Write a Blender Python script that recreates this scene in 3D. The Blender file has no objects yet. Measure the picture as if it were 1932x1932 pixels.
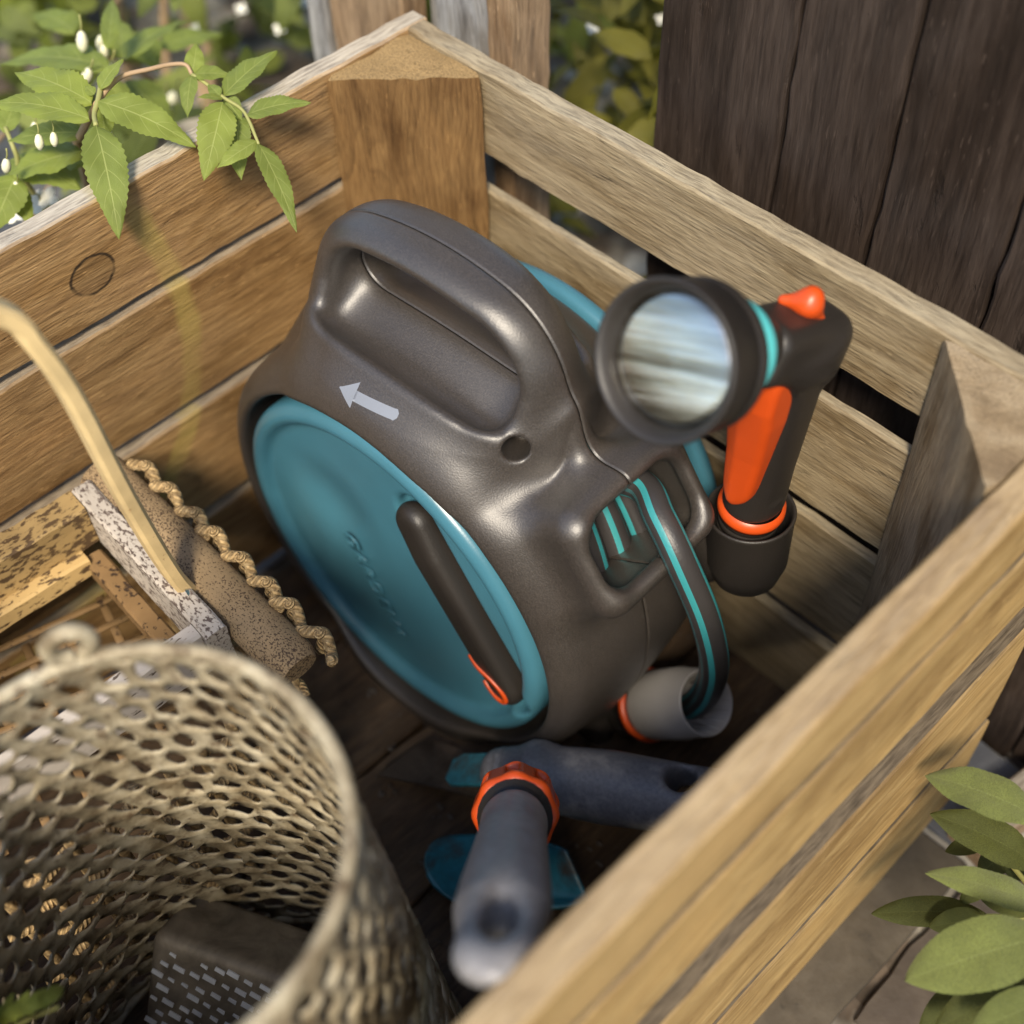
import bpy, bmesh, math, random
import numpy as np
from mathutils import Vector, Matrix, Euler
random.seed(7); RNG = np.random.default_rng(7)
SC = bpy.context.scene
COL = SC.collection

# ------------------------------------------------------------------ camera
CAM_YAW, CAM_PITCH, CAM_ROLL = -0.8277, 0.8965, -0.0438
CAM_F = 2502.6 / 1932.0                      # focal length in picture widths
CAM_C = np.array([0.4725, -0.3780, 0.6654])
_f = np.array([math.sin(CAM_YAW)*math.cos(CAM_PITCH), math.cos(CAM_YAW)*math.cos(CAM_PITCH), -math.sin(CAM_PITCH)])
_r = np.array([math.cos(CAM_YAW), -math.sin(CAM_YAW), 0.0]); _u = np.cross(_r, _f)
_r, _u = (math.cos(CAM_ROLL)*_r + math.sin(CAM_ROLL)*_u, -math.sin(CAM_ROLL)*_r + math.cos(CAM_ROLL)*_u)
cd = bpy.data.cameras.new('camera'); cam = bpy.data.objects.new('camera', cd); COL.objects.link(cam)
cam.matrix_world = Matrix(((_r[0], _u[0], -_f[0], CAM_C[0]), (_r[1], _u[1], -_f[1], CAM_C[1]), (_r[2], _u[2], -_f[2], CAM_C[2]), (0, 0, 0, 1)))
cd.sensor_width = 36; cd.lens = 36*CAM_F; cd.clip_start = 0.01; cd.clip_end = 500
cd.dof.use_dof = True; cd.dof.focus_distance = 0.588; cd.dof.aperture_fstop = 4.5; cd.dof.aperture_blades = 0
SC.camera = cam
# ------------------------------------------------------------------ world, sun, exposure
SUN_DIR = Vector((-0.41, 0.50, -0.74)).normalized()      # the way the light travels
SUN_EL = math.asin(-SUN_DIR.z); SUN_AZ = math.atan2(-SUN_DIR.x, -SUN_DIR.y)
w = bpy.data.worlds.new('World'); SC.world = w; w.use_nodes = True
wn = w.node_tree.nodes; wl = w.node_tree.links
sky = wn.new('ShaderNodeTexSky'); sky.sky_type = 'NISHITA'; sky.sun_disc = False
sky.sun_elevation = SUN_EL; sky.sun_rotation = SUN_AZ; sky.air_density = 1.0; sky.dust_density = 1.0; sky.ozone_density = 1.0
wl.new(sky.outputs[0], wn['Background'].inputs[0]); wn['Background'].inputs[1].default_value = 0.12
sl = bpy.data.lights.new('sun', 'SUN'); sl.energy = 2.9; sl.angle = math.radians(13); sl.color = (1.0, 0.89, 0.71)
sun = bpy.data.objects.new('sun', sl); COL.objects.link(sun); sun.rotation_euler = SUN_DIR.to_track_quat('-Z', 'Y').to_euler()
SC.view_settings.view_transform = 'Standard'; SC.view_settings.look = 'None'; SC.view_settings.gamma = 1.0
SC.view_settings.exposure = 1.05; SC.view_settings.use_curve_mapping = False
SC.render.engine = 'CYCLES'

# ------------------------------------------------------------------ pixel helpers (1932 px reading of the photo)
def ray(px, py): return _f + _r*((px-966)/2502.6) - _u*((py-966)/2502.6)
def hit(px, py, ax, val):
    d = ray(px, py); return CAM_C + d*((val-CAM_C[ax])/d[ax])
def at(px, py, depth): return CAM_C + ray(px, py)*depth

# ------------------------------------------------------------------ mesh helpers
def empty(name, loc, label, cat, group=None, rot=(0, 0, 0)):
    o = bpy.data.objects.new(name, None); COL.objects.link(o); o.empty_display_size = 0.02
    o.location = loc; o.rotation_euler = rot; o['label'] = label; o['category'] = cat
    if group: o['group'] = group
    return o
def mesh(name, V, F, mat=None, smooth=True, uv=None, rnd=None):
    me = bpy.data.meshes.new(name)
    V = np.asarray(V, float)
    if isinstance(F, np.ndarray):
        me.vertices.add(len(V)); me.vertices.foreach_set('co', V.astype(np.float32).ravel())
        n, k = F.shape
        me.loops.add(n*k); me.loops.foreach_set('vertex_index', F.astype(np.int32).ravel())
        me.polygons.add(n); me.polygons.foreach_set('loop_start', np.arange(0, n*k, k, dtype=np.int32))
        me.polygons.foreach_set('loop_total', np.full(n, k, np.int32)); me.update(calc_edges=True)
    else:
        me.from_pydata(V.tolist(), [], F); me.update()
    if uv is not None:
        ul = me.uv_layers.new(name='UVMap'); idx = np.empty(len(me.loops), np.int32); me.loops.foreach_get('vertex_index', idx)
        ul.data.foreach_set('uv', np.asarray(uv, np.float32)[idx].ravel())
    if rnd is not None:
        a = me.attributes.new('rnd', 'FLOAT', 'POINT'); a.data.foreach_set('value', np.asarray(rnd, np.float32))
    if smooth: me.polygons.foreach_set('use_smooth', np.ones(len(me.polygons), bool))
    if mat: me.materials.append(mat)
    return me
def ob(name, me, parent=None, loc=None, rot=None, world=False):
    o = bpy.data.objects.new(name, me); COL.objects.link(o)
    if parent is not None: o.parent = parent
    if loc is not None: o.location = loc
    if rot is not None: o.rotation_euler = rot
    return o
def part(name, V, F, mat, root, smooth=True, world=True, uv=None, rnd=None):
    """V in world coordinates (root not rotated) unless world=False"""
    V = np.asarray(V, float)
    if world and root is not None: V = V - np.array(root.location)
    return ob(name, mesh(name, V, F, mat, smooth, uv, rnd), root)
def joinm(parts):
    Vs, Fs, n = [], [], 0
    for V, F in parts:
        Vs.append(np.asarray(V, float)); Fs += [tuple(i+n for i in f) for f in F]; n += len(V)
    return np.concatenate(Vs), Fs
def auto_smooth(o, ang=35):
    me = o.data
    bm = bmesh.new(); bm.from_mesh(me)
    for e in bm.edges:
        e.smooth = not (len(e.link_faces) == 2 and e.calc_face_angle(0) > math.radians(ang))
    bm.to_mesh(me); bm.free()

# signed-distance modelling: smooth operators + surface nets
def smin(a, b, k): h = np.maximum(k-np.abs(a-b), 0)/k; return np.minimum(a, b)-h*h*k*0.25
def smax(a, b, k): return -smin(-a, -b, k)
def rbox2(x, y, hx, hy, r):
    qx = np.abs(x)-hx+r; qy = np.abs(y)-hy+r
    return np.hypot(np.maximum(qx, 0), np.maximum(qy, 0))+np.minimum(np.maximum(qx, qy), 0)-r
def rbox3(x, y, z, hx, hy, hz, r):
    qx = np.abs(x)-hx+r; qy = np.abs(y)-hy+r; qz = np.abs(z)-hz+r
    return np.sqrt(np.maximum(qx, 0)**2+np.maximum(qy, 0)**2+np.maximum(qz, 0)**2)+np.minimum(np.maximum(qx, np.maximum(qy, qz)), 0)-r
def capsule(x, y, z, a, b, ra, rb=None):
    rb = ra if rb is None else rb
    a = np.asarray(a, float); ba = np.asarray(b, float)-a; L2 = ba@ba
    t = np.clip(((x-a[0])*ba[0]+(y-a[1])*ba[1]+(z-a[2])*ba[2])/L2, 0, 1)
    return np.sqrt((x-a[0]-t*ba[0])**2+(y-a[1]-t*ba[1])**2+(z-a[2]-t*ba[2])**2)-(ra+(rb-ra)*t)
def lerp(x, xs, ys): return np.interp(x, xs, ys)
def sdf_mesh(fn, lo, hi, h, newton=3):
    lo = np.array(lo, float); n = np.ceil((np.array(hi)-lo)/h).astype(int)+1
    ax = [lo[i]+h*np.arange(n[i]) for i in range(3)]
    X, Y, Z = np.meshgrid(*ax, indexing='ij', sparse=False)
    D = fn(X, Y, Z).astype(np.float32); del X, Y, Z
    S = D < 0
    c = np.zeros(tuple(n-1), np.int8)
    for i in (0, 1):
        for j in (0, 1):
            for k in (0, 1): c += S[i:n[0]-1+i, j:n[1]-1+j, k:n[2]-1+k]
    act = (c > 0) & (c < 8); I = np.argwhere(act)
    vid = np.full(act.shape, -1, np.int64); vid[act] = np.arange(len(I))
    acc = np.zeros((len(I), 3)); cnt = np.zeros(len(I))
    cs = [(i, j, k) for i in (0, 1) for j in (0, 1) for k in (0, 1)]
    val = {c_: D[I[:, 0]+c_[0], I[:, 1]+c_[1], I[:, 2]+c_[2]] for c_ in cs}
    for a in cs:
        for ax_ in range(3):
            if a[ax_]: continue
            b = list(a); b[ax_] = 1; b = tuple(b)
            da, db = val[a], val[b]; m = (da < 0) != (db < 0)
            t = np.where(m, da/(np.where(m, da-db, 1)), 0)
            p = np.tile(np.array(a, float), (len(I), 1)); p[:, ax_] += t
            acc[m] += p[m]; cnt[m] += 1
    P = lo+(I+acc/cnt[:, None])*h
    e = h*0.25; P0 = P.copy()
    for _ in range(newton):
        x, y, z = P.T; d = fn(x, y, z)
        g = np.stack([fn(x+e, y, z)-fn(x-e, y, z), fn(x, y+e, z)-fn(x, y-e, z), fn(x, y, z+e)-fn(x, y, z-e)], 1)/(2*e)
        st = -(d/np.maximum((g*g).sum(1), 0.2))[:, None]*g
        P = P0+np.clip(P+st-P0, -0.6*h, 0.6*h)
    Q = []
    for a in range(3):
        b, c_ = (a+1) % 3, (a+2) % 3
        s0 = [slice(None)]*3; s1 = [slice(None)]*3
        for q in (b, c_): s0[q] = slice(1, -1); s1[q] = slice(1, -1)
        s0[a] = slice(0, -1); s1[a] = slice(1, None)
        A, B = S[tuple(s0)], S[tuple(s1)]
        E = np.argwhere(A != B); flip = ~A[tuple(E.T)]
        off = np.zeros((len(E), 3), int); off[:, b] += 1; off[:, c_] += 1; G = E+off
        def cell(db, dc):
            q = G.copy(); q[:, b] -= db; q[:, c_] -= dc; return vid[tuple(q.T)]
        quad = np.stack([cell(1, 1), cell(0, 1), cell(0, 0), cell(1, 0)], 1)
        quad[flip] = quad[flip][:, ::-1]; Q.append(quad)
    return P, np.concatenate(Q)

def frames(P):
    P = np.asarray(P, float); T = np.gradient(P, axis=0); T /= np.linalg.norm(T, axis=1)[:, None]
    up = np.array([0, 0, 1.0]) if abs(T[0][2]) < 0.9 else np.array([1.0, 0, 0])
    N = [np.cross(T[0], up)]; N[0] /= np.linalg.norm(N[0])
    for i in range(1, len(P)):
        v = N[-1]-T[i]*(N[-1]@T[i]); N.append(v/np.linalg.norm(v))
    N = np.array(N); return P, T, N, np.cross(T, N)
def spline(pts, n):
    P = np.asarray(pts, float); m = len(P); out = []
    Pp = np.vstack([2*P[0]-P[1], P, 2*P[-1]-P[-2]])
    for s in np.linspace(0, m-1-1e-9, n):
        i = int(s); t = s-i; a, b, c, d = Pp[i:i+4]
        out.append(0.5*((2*b)+(-a+c)*t+(2*a-5*b+4*c-d)*t*t+(-a+3*b-3*c+d)*t**3))
    return np.array(out)
def tube(P, r, k=16, caps=True, r2=None, twist=0.0):
    P, T, N, B = frames(P); n = len(P); r = np.broadcast_to(r, (n,)); r2 = r if r2 is None else np.broadcast_to(r2, (n,))
    ang = np.linspace(0, 2*np.pi, k, endpoint=False)
    V = []; uv = []
    for i in range(n):
        a = ang+twist*i
        V.append(P[i]+np.outer(np.cos(a)*r[i], N[i])+np.outer(np.sin(a)*r2[i], B[i])); uv += [(q/(2*np.pi), i/(n-1)) for q in ang]
    V = np.concatenate(V); F = []
    for i in range(n-1):
        for j in range(k): F.append((i*k+j, i*k+(j+1) % k, (i+1)*k+(j+1) % k, (i+1)*k+j))
    if caps: F.append(tuple(range(k-1, -1, -1))); F.append(tuple((n-1)*k+j for j in range(k)))
    return V, F, uv
def strip(P, wdir, wid, thk):
    """rectangular bar swept along P, wide along wdir"""
    P = np.asarray(P, float); T = np.gradient(P, axis=0); T /= np.linalg.norm(T, axis=1)[:, None]
    W = np.asarray(wdir, float); V = []; F = []
    wid = np.broadcast_to(wid, (len(P),)); thk = np.broadcast_to(thk, (len(P),))
    for p, t, a, b in zip(P, T, wid, thk):
        ww = W-t*(W@t); ww /= np.linalg.norm(ww); nn = np.cross(t, ww); c = 0.22*min(a, b)
        for sx, sy in ((-a/2, -b/2+c), (-a/2+c, -b/2), (a/2-c, -b/2), (a/2, -b/2+c), (a/2, b/2-c), (a/2-c, b/2), (-a/2+c, b/2), (-a/2, b/2-c)): V.append(p+ww*sx+nn*sy)
    n = len(P)
    for i in range(n-1):
        for j in range(8): F.append((i*8+j, i*8+(j+1) % 8, (i+1)*8+(j+1) % 8, (i+1)*8+j))
    F.append(tuple(range(7, -1, -1))); F.append(tuple((n-1)*8+j for j in range(8)))
    return np.array(V), F
def lathe(prof, k=64, caps=False):
    """profile (radius, height) turned about local z"""
    a = np.linspace(0, 2*np.pi, k, endpoint=False); V = []; F = []
    for r, z in prof: V.append(np.stack([r*np.cos(a), r*np.sin(a), np.full(k, z)], 1))
    for i in range(len(prof)-1):
        for j in range(k): F.append((i*k+j, i*k+(j+1) % k, (i+1)*k+(j+1) % k, (i+1)*k+j))
    if caps: F.append(tuple(range(k-1, -1, -1))); F.append(tuple((len(prof)-1)*k+j for j in range(k)))
    return np.concatenate(V), F
def orient(V, origin, zdir, xdir=None):
    z = np.asarray(zdir, float); z = z/np.linalg.norm(z)
    x = np.array([1.0, 0, 0]) if xdir is None else np.asarray(xdir, float)
    if abs(x@z) > 0.95: x = np.array([0, 1.0, 0])
    x = x-z*(x@z); x /= np.linalg.norm(x); y = np.cross(z, x)
    return np.asarray(origin)+V[:, :1]*x+V[:, 1:2]*y+V[:, 2:3]*z

_nz = RNG.normal(size=(64, 64, 64)).astype(np.float32)
def vnoise(P, s):
    q = np.asarray(P, float)*s; i = np.floor(q).astype(int); f = q-i; f = f*f*(3-2*f); out = 0
    for a in (0, 1):
        for b in (0, 1):
            for c in (0, 1):
                wgt = (f[:, 0] if a else 1-f[:, 0])*(f[:, 1] if b else 1-f[:, 1])*(f[:, 2] if c else 1-f[:, 2])
                out = out+wgt*_nz[(i[:, 0]+a) % 64, (i[:, 1]+b) % 64, (i[:, 2]+c) % 64]
    return out
def board_mesh(name, L, Hh, T, mat, seed=0, rough=0.00022, bev=0.0011, step=0.006, warp=0.0):
    """sawn board: length x, thickness y, height z, centred; bevelled, edges uneven"""
    nx = max(2, int(L/step)); xs = np.linspace(-L/2, L/2, nx+1)
    def sec(n, half):
        return [-half]+list(np.linspace(-half+bev, half-bev, n))+[half]
    nz = max(2, int(Hh/0.012)); zz = np.linspace(-Hh/2+bev, Hh/2-bev, nz+1); yy = np.linspace(-T/2+bev, T/2-bev, 3)
    loop = [(-T/2, z) for z in zz]+[(y, Hh/2) for y in yy]+[(T/2, z) for z in zz[::-1]]+[(y, -Hh/2) for y in yy[::-1]]
    k = len(loop); V = np.array([(x, y, z) for x in xs for y, z in loop])
    F = [(i*k+j, i*k+(j+1) % k, (i+1)*k+(j+1) % k, (i+1)*k+j) for i in range(nx) for j in range(k)]
    F = [f[::-1] for f in F]
    F.append(tuple(range(k))); F.append(tuple(nx*k+j for j in range(k-1, -1, -1)))
    off = seed*3.7
    for ax, s in ((1, 1.0), (2, 1.0)):
        q = V.copy()*np.array([0.35, 1, 1])+off+ax*11
        V[:, ax] += rough*(vnoise(q, 60)+0.6*vnoise(q, 190))
    edge = (np.abs(np.abs(V[:, 2])-Hh/2) < 0.004)
    V[:, 2] += edge*rough*1.2*vnoise(V*np.array([1, .3, 0])+off, 110)
    if warp: V[:, 1] += warp*np.sin(V[:, 0]/L*3+seed)
    me = mesh(name, V, F, mat)
    for p in me.polygons: p.use_smooth = True
    o = None
    bm = bmesh.new(); bm.from_mesh(me)
    for e in bm.edges: e.smooth = not (len(e.link_faces) == 2 and e.calc_face_angle(0) > 0.6)
    bm.to_mesh(me); bm.free()
    return me
# ------------------------------------------------------------------ materials
class NT:
    def __init__(s, name):
        s.m = bpy.data.materials.new(name); s.m.use_nodes = True; s.t = s.m.node_tree; s.n = s.t.nodes; s.b = s.n['Principled BSDF']; s.out = s.n['Material Output']
    def link(s, a, b): s.t.links.new(a, b)
    def node(s, ty, **kw):
        q = s.n.new(ty)
        for k, v in kw.items():
            if k.startswith('_'): q.inputs[int(k[1:])].default_value = v
            else: setattr(q, k, v)
        return q
    def set(s, i, v):
        if hasattr(v, 'is_output'): s.link(v, s.b.inputs[i])
        else: s.b.inputs[i].default_value = v
    def coord(s, kind='Object', scale=(1, 1, 1), rand=True, src=None):
        if src is None:
            src = s.node('ShaderNodeTexCoord').outputs[kind]
        if rand:
            oi = s.node('ShaderNodeObjectInfo'); mu = s.node('ShaderNodeMath', operation='MULTIPLY', _1=37.0); s.link(oi.outputs['Random'], mu.inputs[0])
            ad = s.node('ShaderNodeVectorMath', operation='ADD'); s.link(src, ad.inputs[0]); s.link(mu.outputs[0], ad.inputs[1]); src = ad.outputs[0]
        mp = s.node('ShaderNodeVectorMath', operation='MULTIPLY'); mp.inputs[1].default_value = scale; s.link(src, mp.inputs[0]); return mp.outputs[0]
    def noise(s, vec, scale=1.0, detail=4, rough=0.55, dist=0.0):
        q = s.node('ShaderNodeTexNoise'); q.inputs['Scale'].default_value = scale; q.inputs['Detail'].default_value = detail
        q.inputs['Roughness'].default_value = rough; q.inputs['Distortion'].default_value = dist
        if vec is not None: s.link(vec, q.inputs['Vector'])
        return q.outputs['Fac']
    def ramp(s, fac, stops, interp='LINEAR'):
        q = s.node('ShaderNodeValToRGB'); cr = q.color_ramp; cr.interpolation = interp
        while len(cr.elements) > 1: cr.elements.remove(cr.elements[-1])
        cr.elements[0].position = stops[0][0]; cr.elements[0].color = col(stops[0][1])
        for p, c in stops[1:]: e = cr.elements.new(p); e.color = col(c)
        s.link(fac, q.inputs[0]); return q.outputs[0]
    def mix(s, fac, a, b, mode='MIX'):
        q = s.node('ShaderNodeMix', data_type='RGBA', blend_type=mode)
        for v, i in ((fac, 0), (a, 6), (b, 7)):
            if hasattr(v, 'is_output'): s.link(v, q.inputs[i])
            else: q.inputs[i].default_value = v if i == 0 else col(v)
        return q.outputs[2]
    def math(s, op, a, b=0.0, c=0.0, clamp=False):
        q = s.node('ShaderNodeMath', operation=op, use_clamp=clamp)
        for v, i in ((a, 0), (b, 1), (c, 2)):
            if hasattr(v, 'is_output'): s.link(v, q.inputs[i])
            else: q.inputs[i].default_value = v
        return q.outputs[0]
    def bump(s, h, strength=0.3, dist=0.001, normal=None):
        q = s.node('ShaderNodeBump'); q.inputs['Strength'].default_value = strength; q.inputs['Distance'].default_value = dist
        s.link(h, q.inputs['Height'])
        if normal is not None: s.link(normal, q.inputs['Normal'])
        s.link(q.outputs[0], s.b.inputs['Normal']); return q.outputs[0]
def col(c):
    if isinstance(c, (int, float)): return (c, c, c, 1)
    return tuple(c) if len(c) == 4 else (*c, 1)

def wood(name, dark, mid, light, grey=(0.30, 0.28, 0.25), grey_top=0.65, grey_all=0.15, rough=0.75, scale=1.0, streak=0.6, rings=0.55, marks=None):
    """board wood, grain along local x"""
    t = NT(name); sc = scale
    v1 = t.coord(scale=(13*sc, 130*sc, 130*sc)); v2 = t.coord(scale=(75*sc, 800*sc, 800*sc)); v3 = t.coord(scale=(11*sc, 26*sc, 26*sc)); v4 = t.coord(scale=(30, 110, 110))
    g1 = t.noise(v1, 1, 5, 0.62, 0.4); g2 = t.noise(v2, 1, 3, 0.6); bl = t.noise(v3, 1, 4, 0.6, 0.3); sp = t.noise(v4, 1, 5, 0.65)
    base = t.ramp(g1, [(0.30, dark), (0.48, mid), (0.66, light)])
    blot = t.ramp(bl, [(0.30, (0.60, 0.55, 0.50)), (0.5, (1, 1, 1)), (0.70, (1.16, 1.10, 1.0))])
    c = t.mix(1.0, base, blot, 'MULTIPLY')
    # growth rings: lines round a wandering log axis, cut by the board
    oi = t.node('ShaderNodeObjectInfo'); tcx = t.node('ShaderNodeTexCoord'); sx = t.node('ShaderNodeSeparateXYZ'); t.link(tcx.outputs['Object'], sx.inputs[0])
    wob = t.noise(t.coord(scale=(7*sc, 16*sc, 16*sc)), 1, 3, 0.5)
    wy = t.math('ADD', sx.outputs[1], t.math('ADD', 0.035, t.math('MULTIPLY', oi.outputs['Random'], 0.05)))
    wz = t.math('ADD', sx.outputs[2], t.math('MULTIPLY', t.math('SUBTRACT', oi.outputs['Random'], 0.5), 0.12))
    rad = t.math('ADD', t.math('SQRT', t.math('ADD', t.math('MULTIPLY', wy, wy), t.math('MULTIPLY', wz, wz))), t.math('MULTIPLY', wob, 0.026))
    ring = t.ramp(t.math('FRACT', t.math('MULTIPLY', rad, 330.0*sc)), [(0.0, 0.0), (0.55, 0.25), (0.86, 1.0), (1.0, 0.0)])
    c = t.mix(t.math('MULTIPLY', ring, rings), c, t.mix(1.0, c, (0.50, 0.44, 0.38), 'MULTIPLY'))
    fine = t.ramp(g2, [(0.30, (0.55, 0.52, 0.5)), (0.52, (1, 1, 1))])
    c = t.mix(streak, c, t.mix(1.0, c, fine, 'MULTIPLY'))
    v5 = t.coord(scale=(38*sc, 950*sc, 950*sc)); ln = t.ramp(t.noise(v5, 1, 2, 0.5), [(0.36, 1.0), (0.42, 0.0)])
    c = t.mix(t.math('MULTIPLY', ln, 0.28), c, [x*0.4 for x in dark])
    dk = t.ramp(sp, [(0.64, 0.0), (0.74, 1.0)])
    c = t.mix(t.math('MULTIPLY', dk, 0.45), c, [x*0.35 for x in dark])
    geo = t.node('ShaderNodeNewGeometry'); sep = t.node('ShaderNodeSeparateXYZ'); t.link(geo.outputs['Normal'], sep.inputs[0])
    up = t.ramp(sep.outputs[2], [(0.55, 0.0), (0.9, 1.0)])
    fl = t.ramp(t.noise(t.coord(scale=(120, 900, 900)), 1, 2, 0.5), [(0.66, 0.0), (0.72, 1.0)])
    c = t.mix(t.math('MULTIPLY', fl, 0.35), c, [min(1.0, x*1.9) for x in light])
    gm = t.math('ADD', t.math('MULTIPLY', up, grey_top), t.math('MULTIPLY', t.ramp(bl, [(0.42, 0.0), (0.62, 1.0)]), grey_all), clamp=True)
    gc = t.mix(1.0, grey, t.ramp(g2, [(0.28, (0.45, 0.43, 0.42)), (0.6, (1.15, 1.12, 1.06))]), 'MULTIPLY')
    c = t.mix(gm, c, gc)
    if marks: c = marks(t, c, geo)
    t.set('Base Color', c); t.set('Roughness', rough); t.set('Specular IOR Level', 0.25)
    h = t.math('ADD', t.math('MULTIPLY', g2, 0.7), t.math('MULTIPLY', g1, 0.6)); h = t.math('SUBTRACT', h, t.math('MULTIPLY', dk, 0.5))
    t.bump(h, 0.75, 0.0013)
    return t.m
def arc_mark(cy, cz, R, hw, colr, amt, z0, z1):
    def f(t, c, geo):
        sep = t.node('ShaderNodeSeparateXYZ'); t.link(geo.outputs['Position'], sep.inputs[0])
        dy = t.math('SUBTRACT', sep.outputs[1], cy); dz = t.math('SUBTRACT', sep.outputs[2], cz)
        d = t.math('SQRT', t.math('ADD', t.math('MULTIPLY', dy, dy), t.math('MULTIPLY', dz, dz)))
        n = t.noise(geo.outputs['Position'], 60, 3)
        e = t.math('ADD', t.math('ABSOLUTE', t.math('SUBTRACT', d, R)), t.math('MULTIPLY', t.math('SUBTRACT', n, 0.5), hw*1.0))
        m = t.ramp(t.math('DIVIDE', e, hw), [(0.45, 1.0), (1.0, 0.0)])
        side = t.math('GREATER_THAN', t.math('MULTIPLY', dy, 1.0), 0.0)
        m = t.math('MULTIPLY', m, side)
        m = t.math('MULTIPLY', m, t.ramp(t.noise(geo.outputs['Position'], 25, 2), [(0.3, 0.35), (0.6, 1.0)]))
        return t.mix(t.math('MULTIPLY', m, amt), c, colr)
    return f
def ring_mark(cy, cz, ry, rz, ang, th):
    ca, sa = math.cos(ang), math.sin(ang)
    def f(t, c, geo):
        sep = t.node('ShaderNodeSeparateXYZ'); t.link(geo.outputs['Position'], sep.inputs[0])
        n = t.noise(geo.outputs['Position'], 160, 3)
        dy = t.math('SUBTRACT', sep.outputs[1], cy); dz = t.math('SUBTRACT', sep.outputs[2], cz)
        a = t.math('DIVIDE', t.math('ADD', t.math('MULTIPLY', dy, ca), t.math('MULTIPLY', dz, sa)), ry)
        b = t.math('DIVIDE', t.math('SUBTRACT', t.math('MULTIPLY', dz, ca), t.math('MULTIPLY', dy, sa)), rz)
        d = t.math('ADD', t.math('SQRT', t.math('ADD', t.math('MULTIPLY', a, a), t.math('MULTIPLY', b, b))), t.math('MULTIPLY', t.math('SUBTRACT', n, 0.5), 0.2))
        e = t.math('ABSOLUTE', t.math('SUBTRACT', d, 1.0))
        m = t.math('MULTIPLY', t.ramp(e, [(th*0.3, 1.0), (th, 0.0)]), t.ramp(t.noise(geo.outputs['Position'], 75, 2), [(0.34, 0.3), (0.5, 1.0)]))
        c = t.mix(t.math('MULTIPLY', m, 0.9), c, (0.012, 0.008, 0.005))
        ins = t.math('LESS_THAN', d, 1.0)
        return t.mix(t.math('MULTIPLY', ins, 0.25), c, (0.06, 0.035, 0.016))
    return f
def plastic(name, c, rough=0.4, grain=0.0, gs=900, spec=0.5, metallic=0.0, dust=0.0, coat=0.0):
    t = NT(name); v = t.coord(rand=False)
    n = t.noise(v, gs, 2, 0.5); big = t.noise(v, 14, 3)
    cc = t.mix(1.0, c, t.ramp(big, [(0.3, 0.88), (0.7, 1.1)]), 'MULTIPLY')
    if grain > 0.36: cc = t.mix(1.0, cc, t.ramp(n, [(0.30, 0.68), (0.5, 1.0), (0.70, 1.45)]), 'MULTIPLY')
    if dust:
        d = t.noise(v, 700, 2, 0.7); cc = t.mix(t.math('MULTIPLY', t.ramp(d, [(0.70, 0.0), (0.76, 1.0)]), dust), cc, (0.45, 0.40, 0.33))
    t.set('Base Color', cc); t.set('Specular IOR Level', spec); t.set('Metallic', metallic); t.set('Coat Weight', coat); t.set('Coat Roughness', 0.46)
    t.set('Roughness', t.math('ADD', rough-0.06, t.math('MULTIPLY', big, 0.12)))
    if grain: t.bump(n, grain, 0.0004)
    return t.m
def worn(name, c, c2, amt=0.5, rough=0.5, scale=60, spec=0.4):
    t = NT(name); v = t.coord(rand=False); n = t.noise(v, scale, 6, 0.65, 0.3); n2 = t.noise(v, scale*6, 3)
    m = t.ramp(n, [(0.5, 0.0), (0.66, 1.0)])
    t.set('Base Color', t.mix(t.math('MULTIPLY', m, amt), t.mix(1.0, c, t.ramp(n2, [(0.3, 0.8), (0.7, 1.15)]), 'MULTIPLY'), c2)); t.set('Roughness', t.math('ADD', rough, t.math('MULTIPLY', m, 0.25)))
    t.set('Specular IOR Level', spec); t.bump(t.math('ADD', n2, n), 0.2, 0.0006); return t.m

M = {}
A_BR = dict(dark=(0.225, 0.124, 0.045), mid=(0.315, 0.184, 0.070), light=(0.395, 0.243, 0.100), grey=(0.40, 0.375, 0.33), grey_top=0.85)
M['slat_a'] = wood('crate wood warm', **A_BR, grey_all=0.10)
M['slat_b'] = wood('crate wood weathered', (0.165, 0.115, 0.058), (0.255, 0.187, 0.100), (0.33, 0.255, 0.148), grey_all=0.45, grey=(0.30, 0.265, 0.198), grey_top=0.6, streak=0.4)
M['slat_c'] = wood('crate wood yellow', (0.35, 0.222, 0.084), (0.42, 0.278, 0.112), (0.48, 0.33, 0.142), rings=0.4, grey_all=0.10, grey_top=0.35, streak=0.35)
M['slat_c2'] = wood('crate wood yellow dirty edge', (0.35, 0.222, 0.084), (0.42, 0.278, 0.112), (0.48, 0.33, 0.142), rings=0.4, grey_all=0.06, grey_top=1.0, grey=(0.115, 0.092, 0.066), streak=0.35)
M['post'] = wood('crate corner wood', (0.110, 0.058, 0.020), (0.165, 0.090, 0.033), (0.215, 0.124, 0.048), grey_all=0.1, grey_top=0.75, grey=(0.33, 0.235, 0.115), scale=1.2)
M['post_g'] = wood('crate corner wood grey', (0.18, 0.122, 0.062), (0.28, 0.20, 0.112), (0.36, 0.27, 0.16), grey_all=0.45, grey_top=0.2, grey=(0.36, 0.31, 0.235), scale=1.2)
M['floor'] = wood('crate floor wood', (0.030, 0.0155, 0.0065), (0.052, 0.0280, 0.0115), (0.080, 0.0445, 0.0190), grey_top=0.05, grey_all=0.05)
M['dark'] = wood('dark stained wood', (0.016, 0.0104, 0.0072), (0.033, 0.0225, 0.0168), (0.054, 0.0385, 0.0300), grey=(0.050, 0.0415, 0.0395), grey_top=0, grey_all=0.35, scale=0.55, rough=0.55, streak=0.75)
M['fence_b'] = wood('fence brown', (0.12, 0.075, 0.04), (0.25, 0.165, 0.095), (0.36, 0.25, 0.15), scale=0.8)
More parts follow.
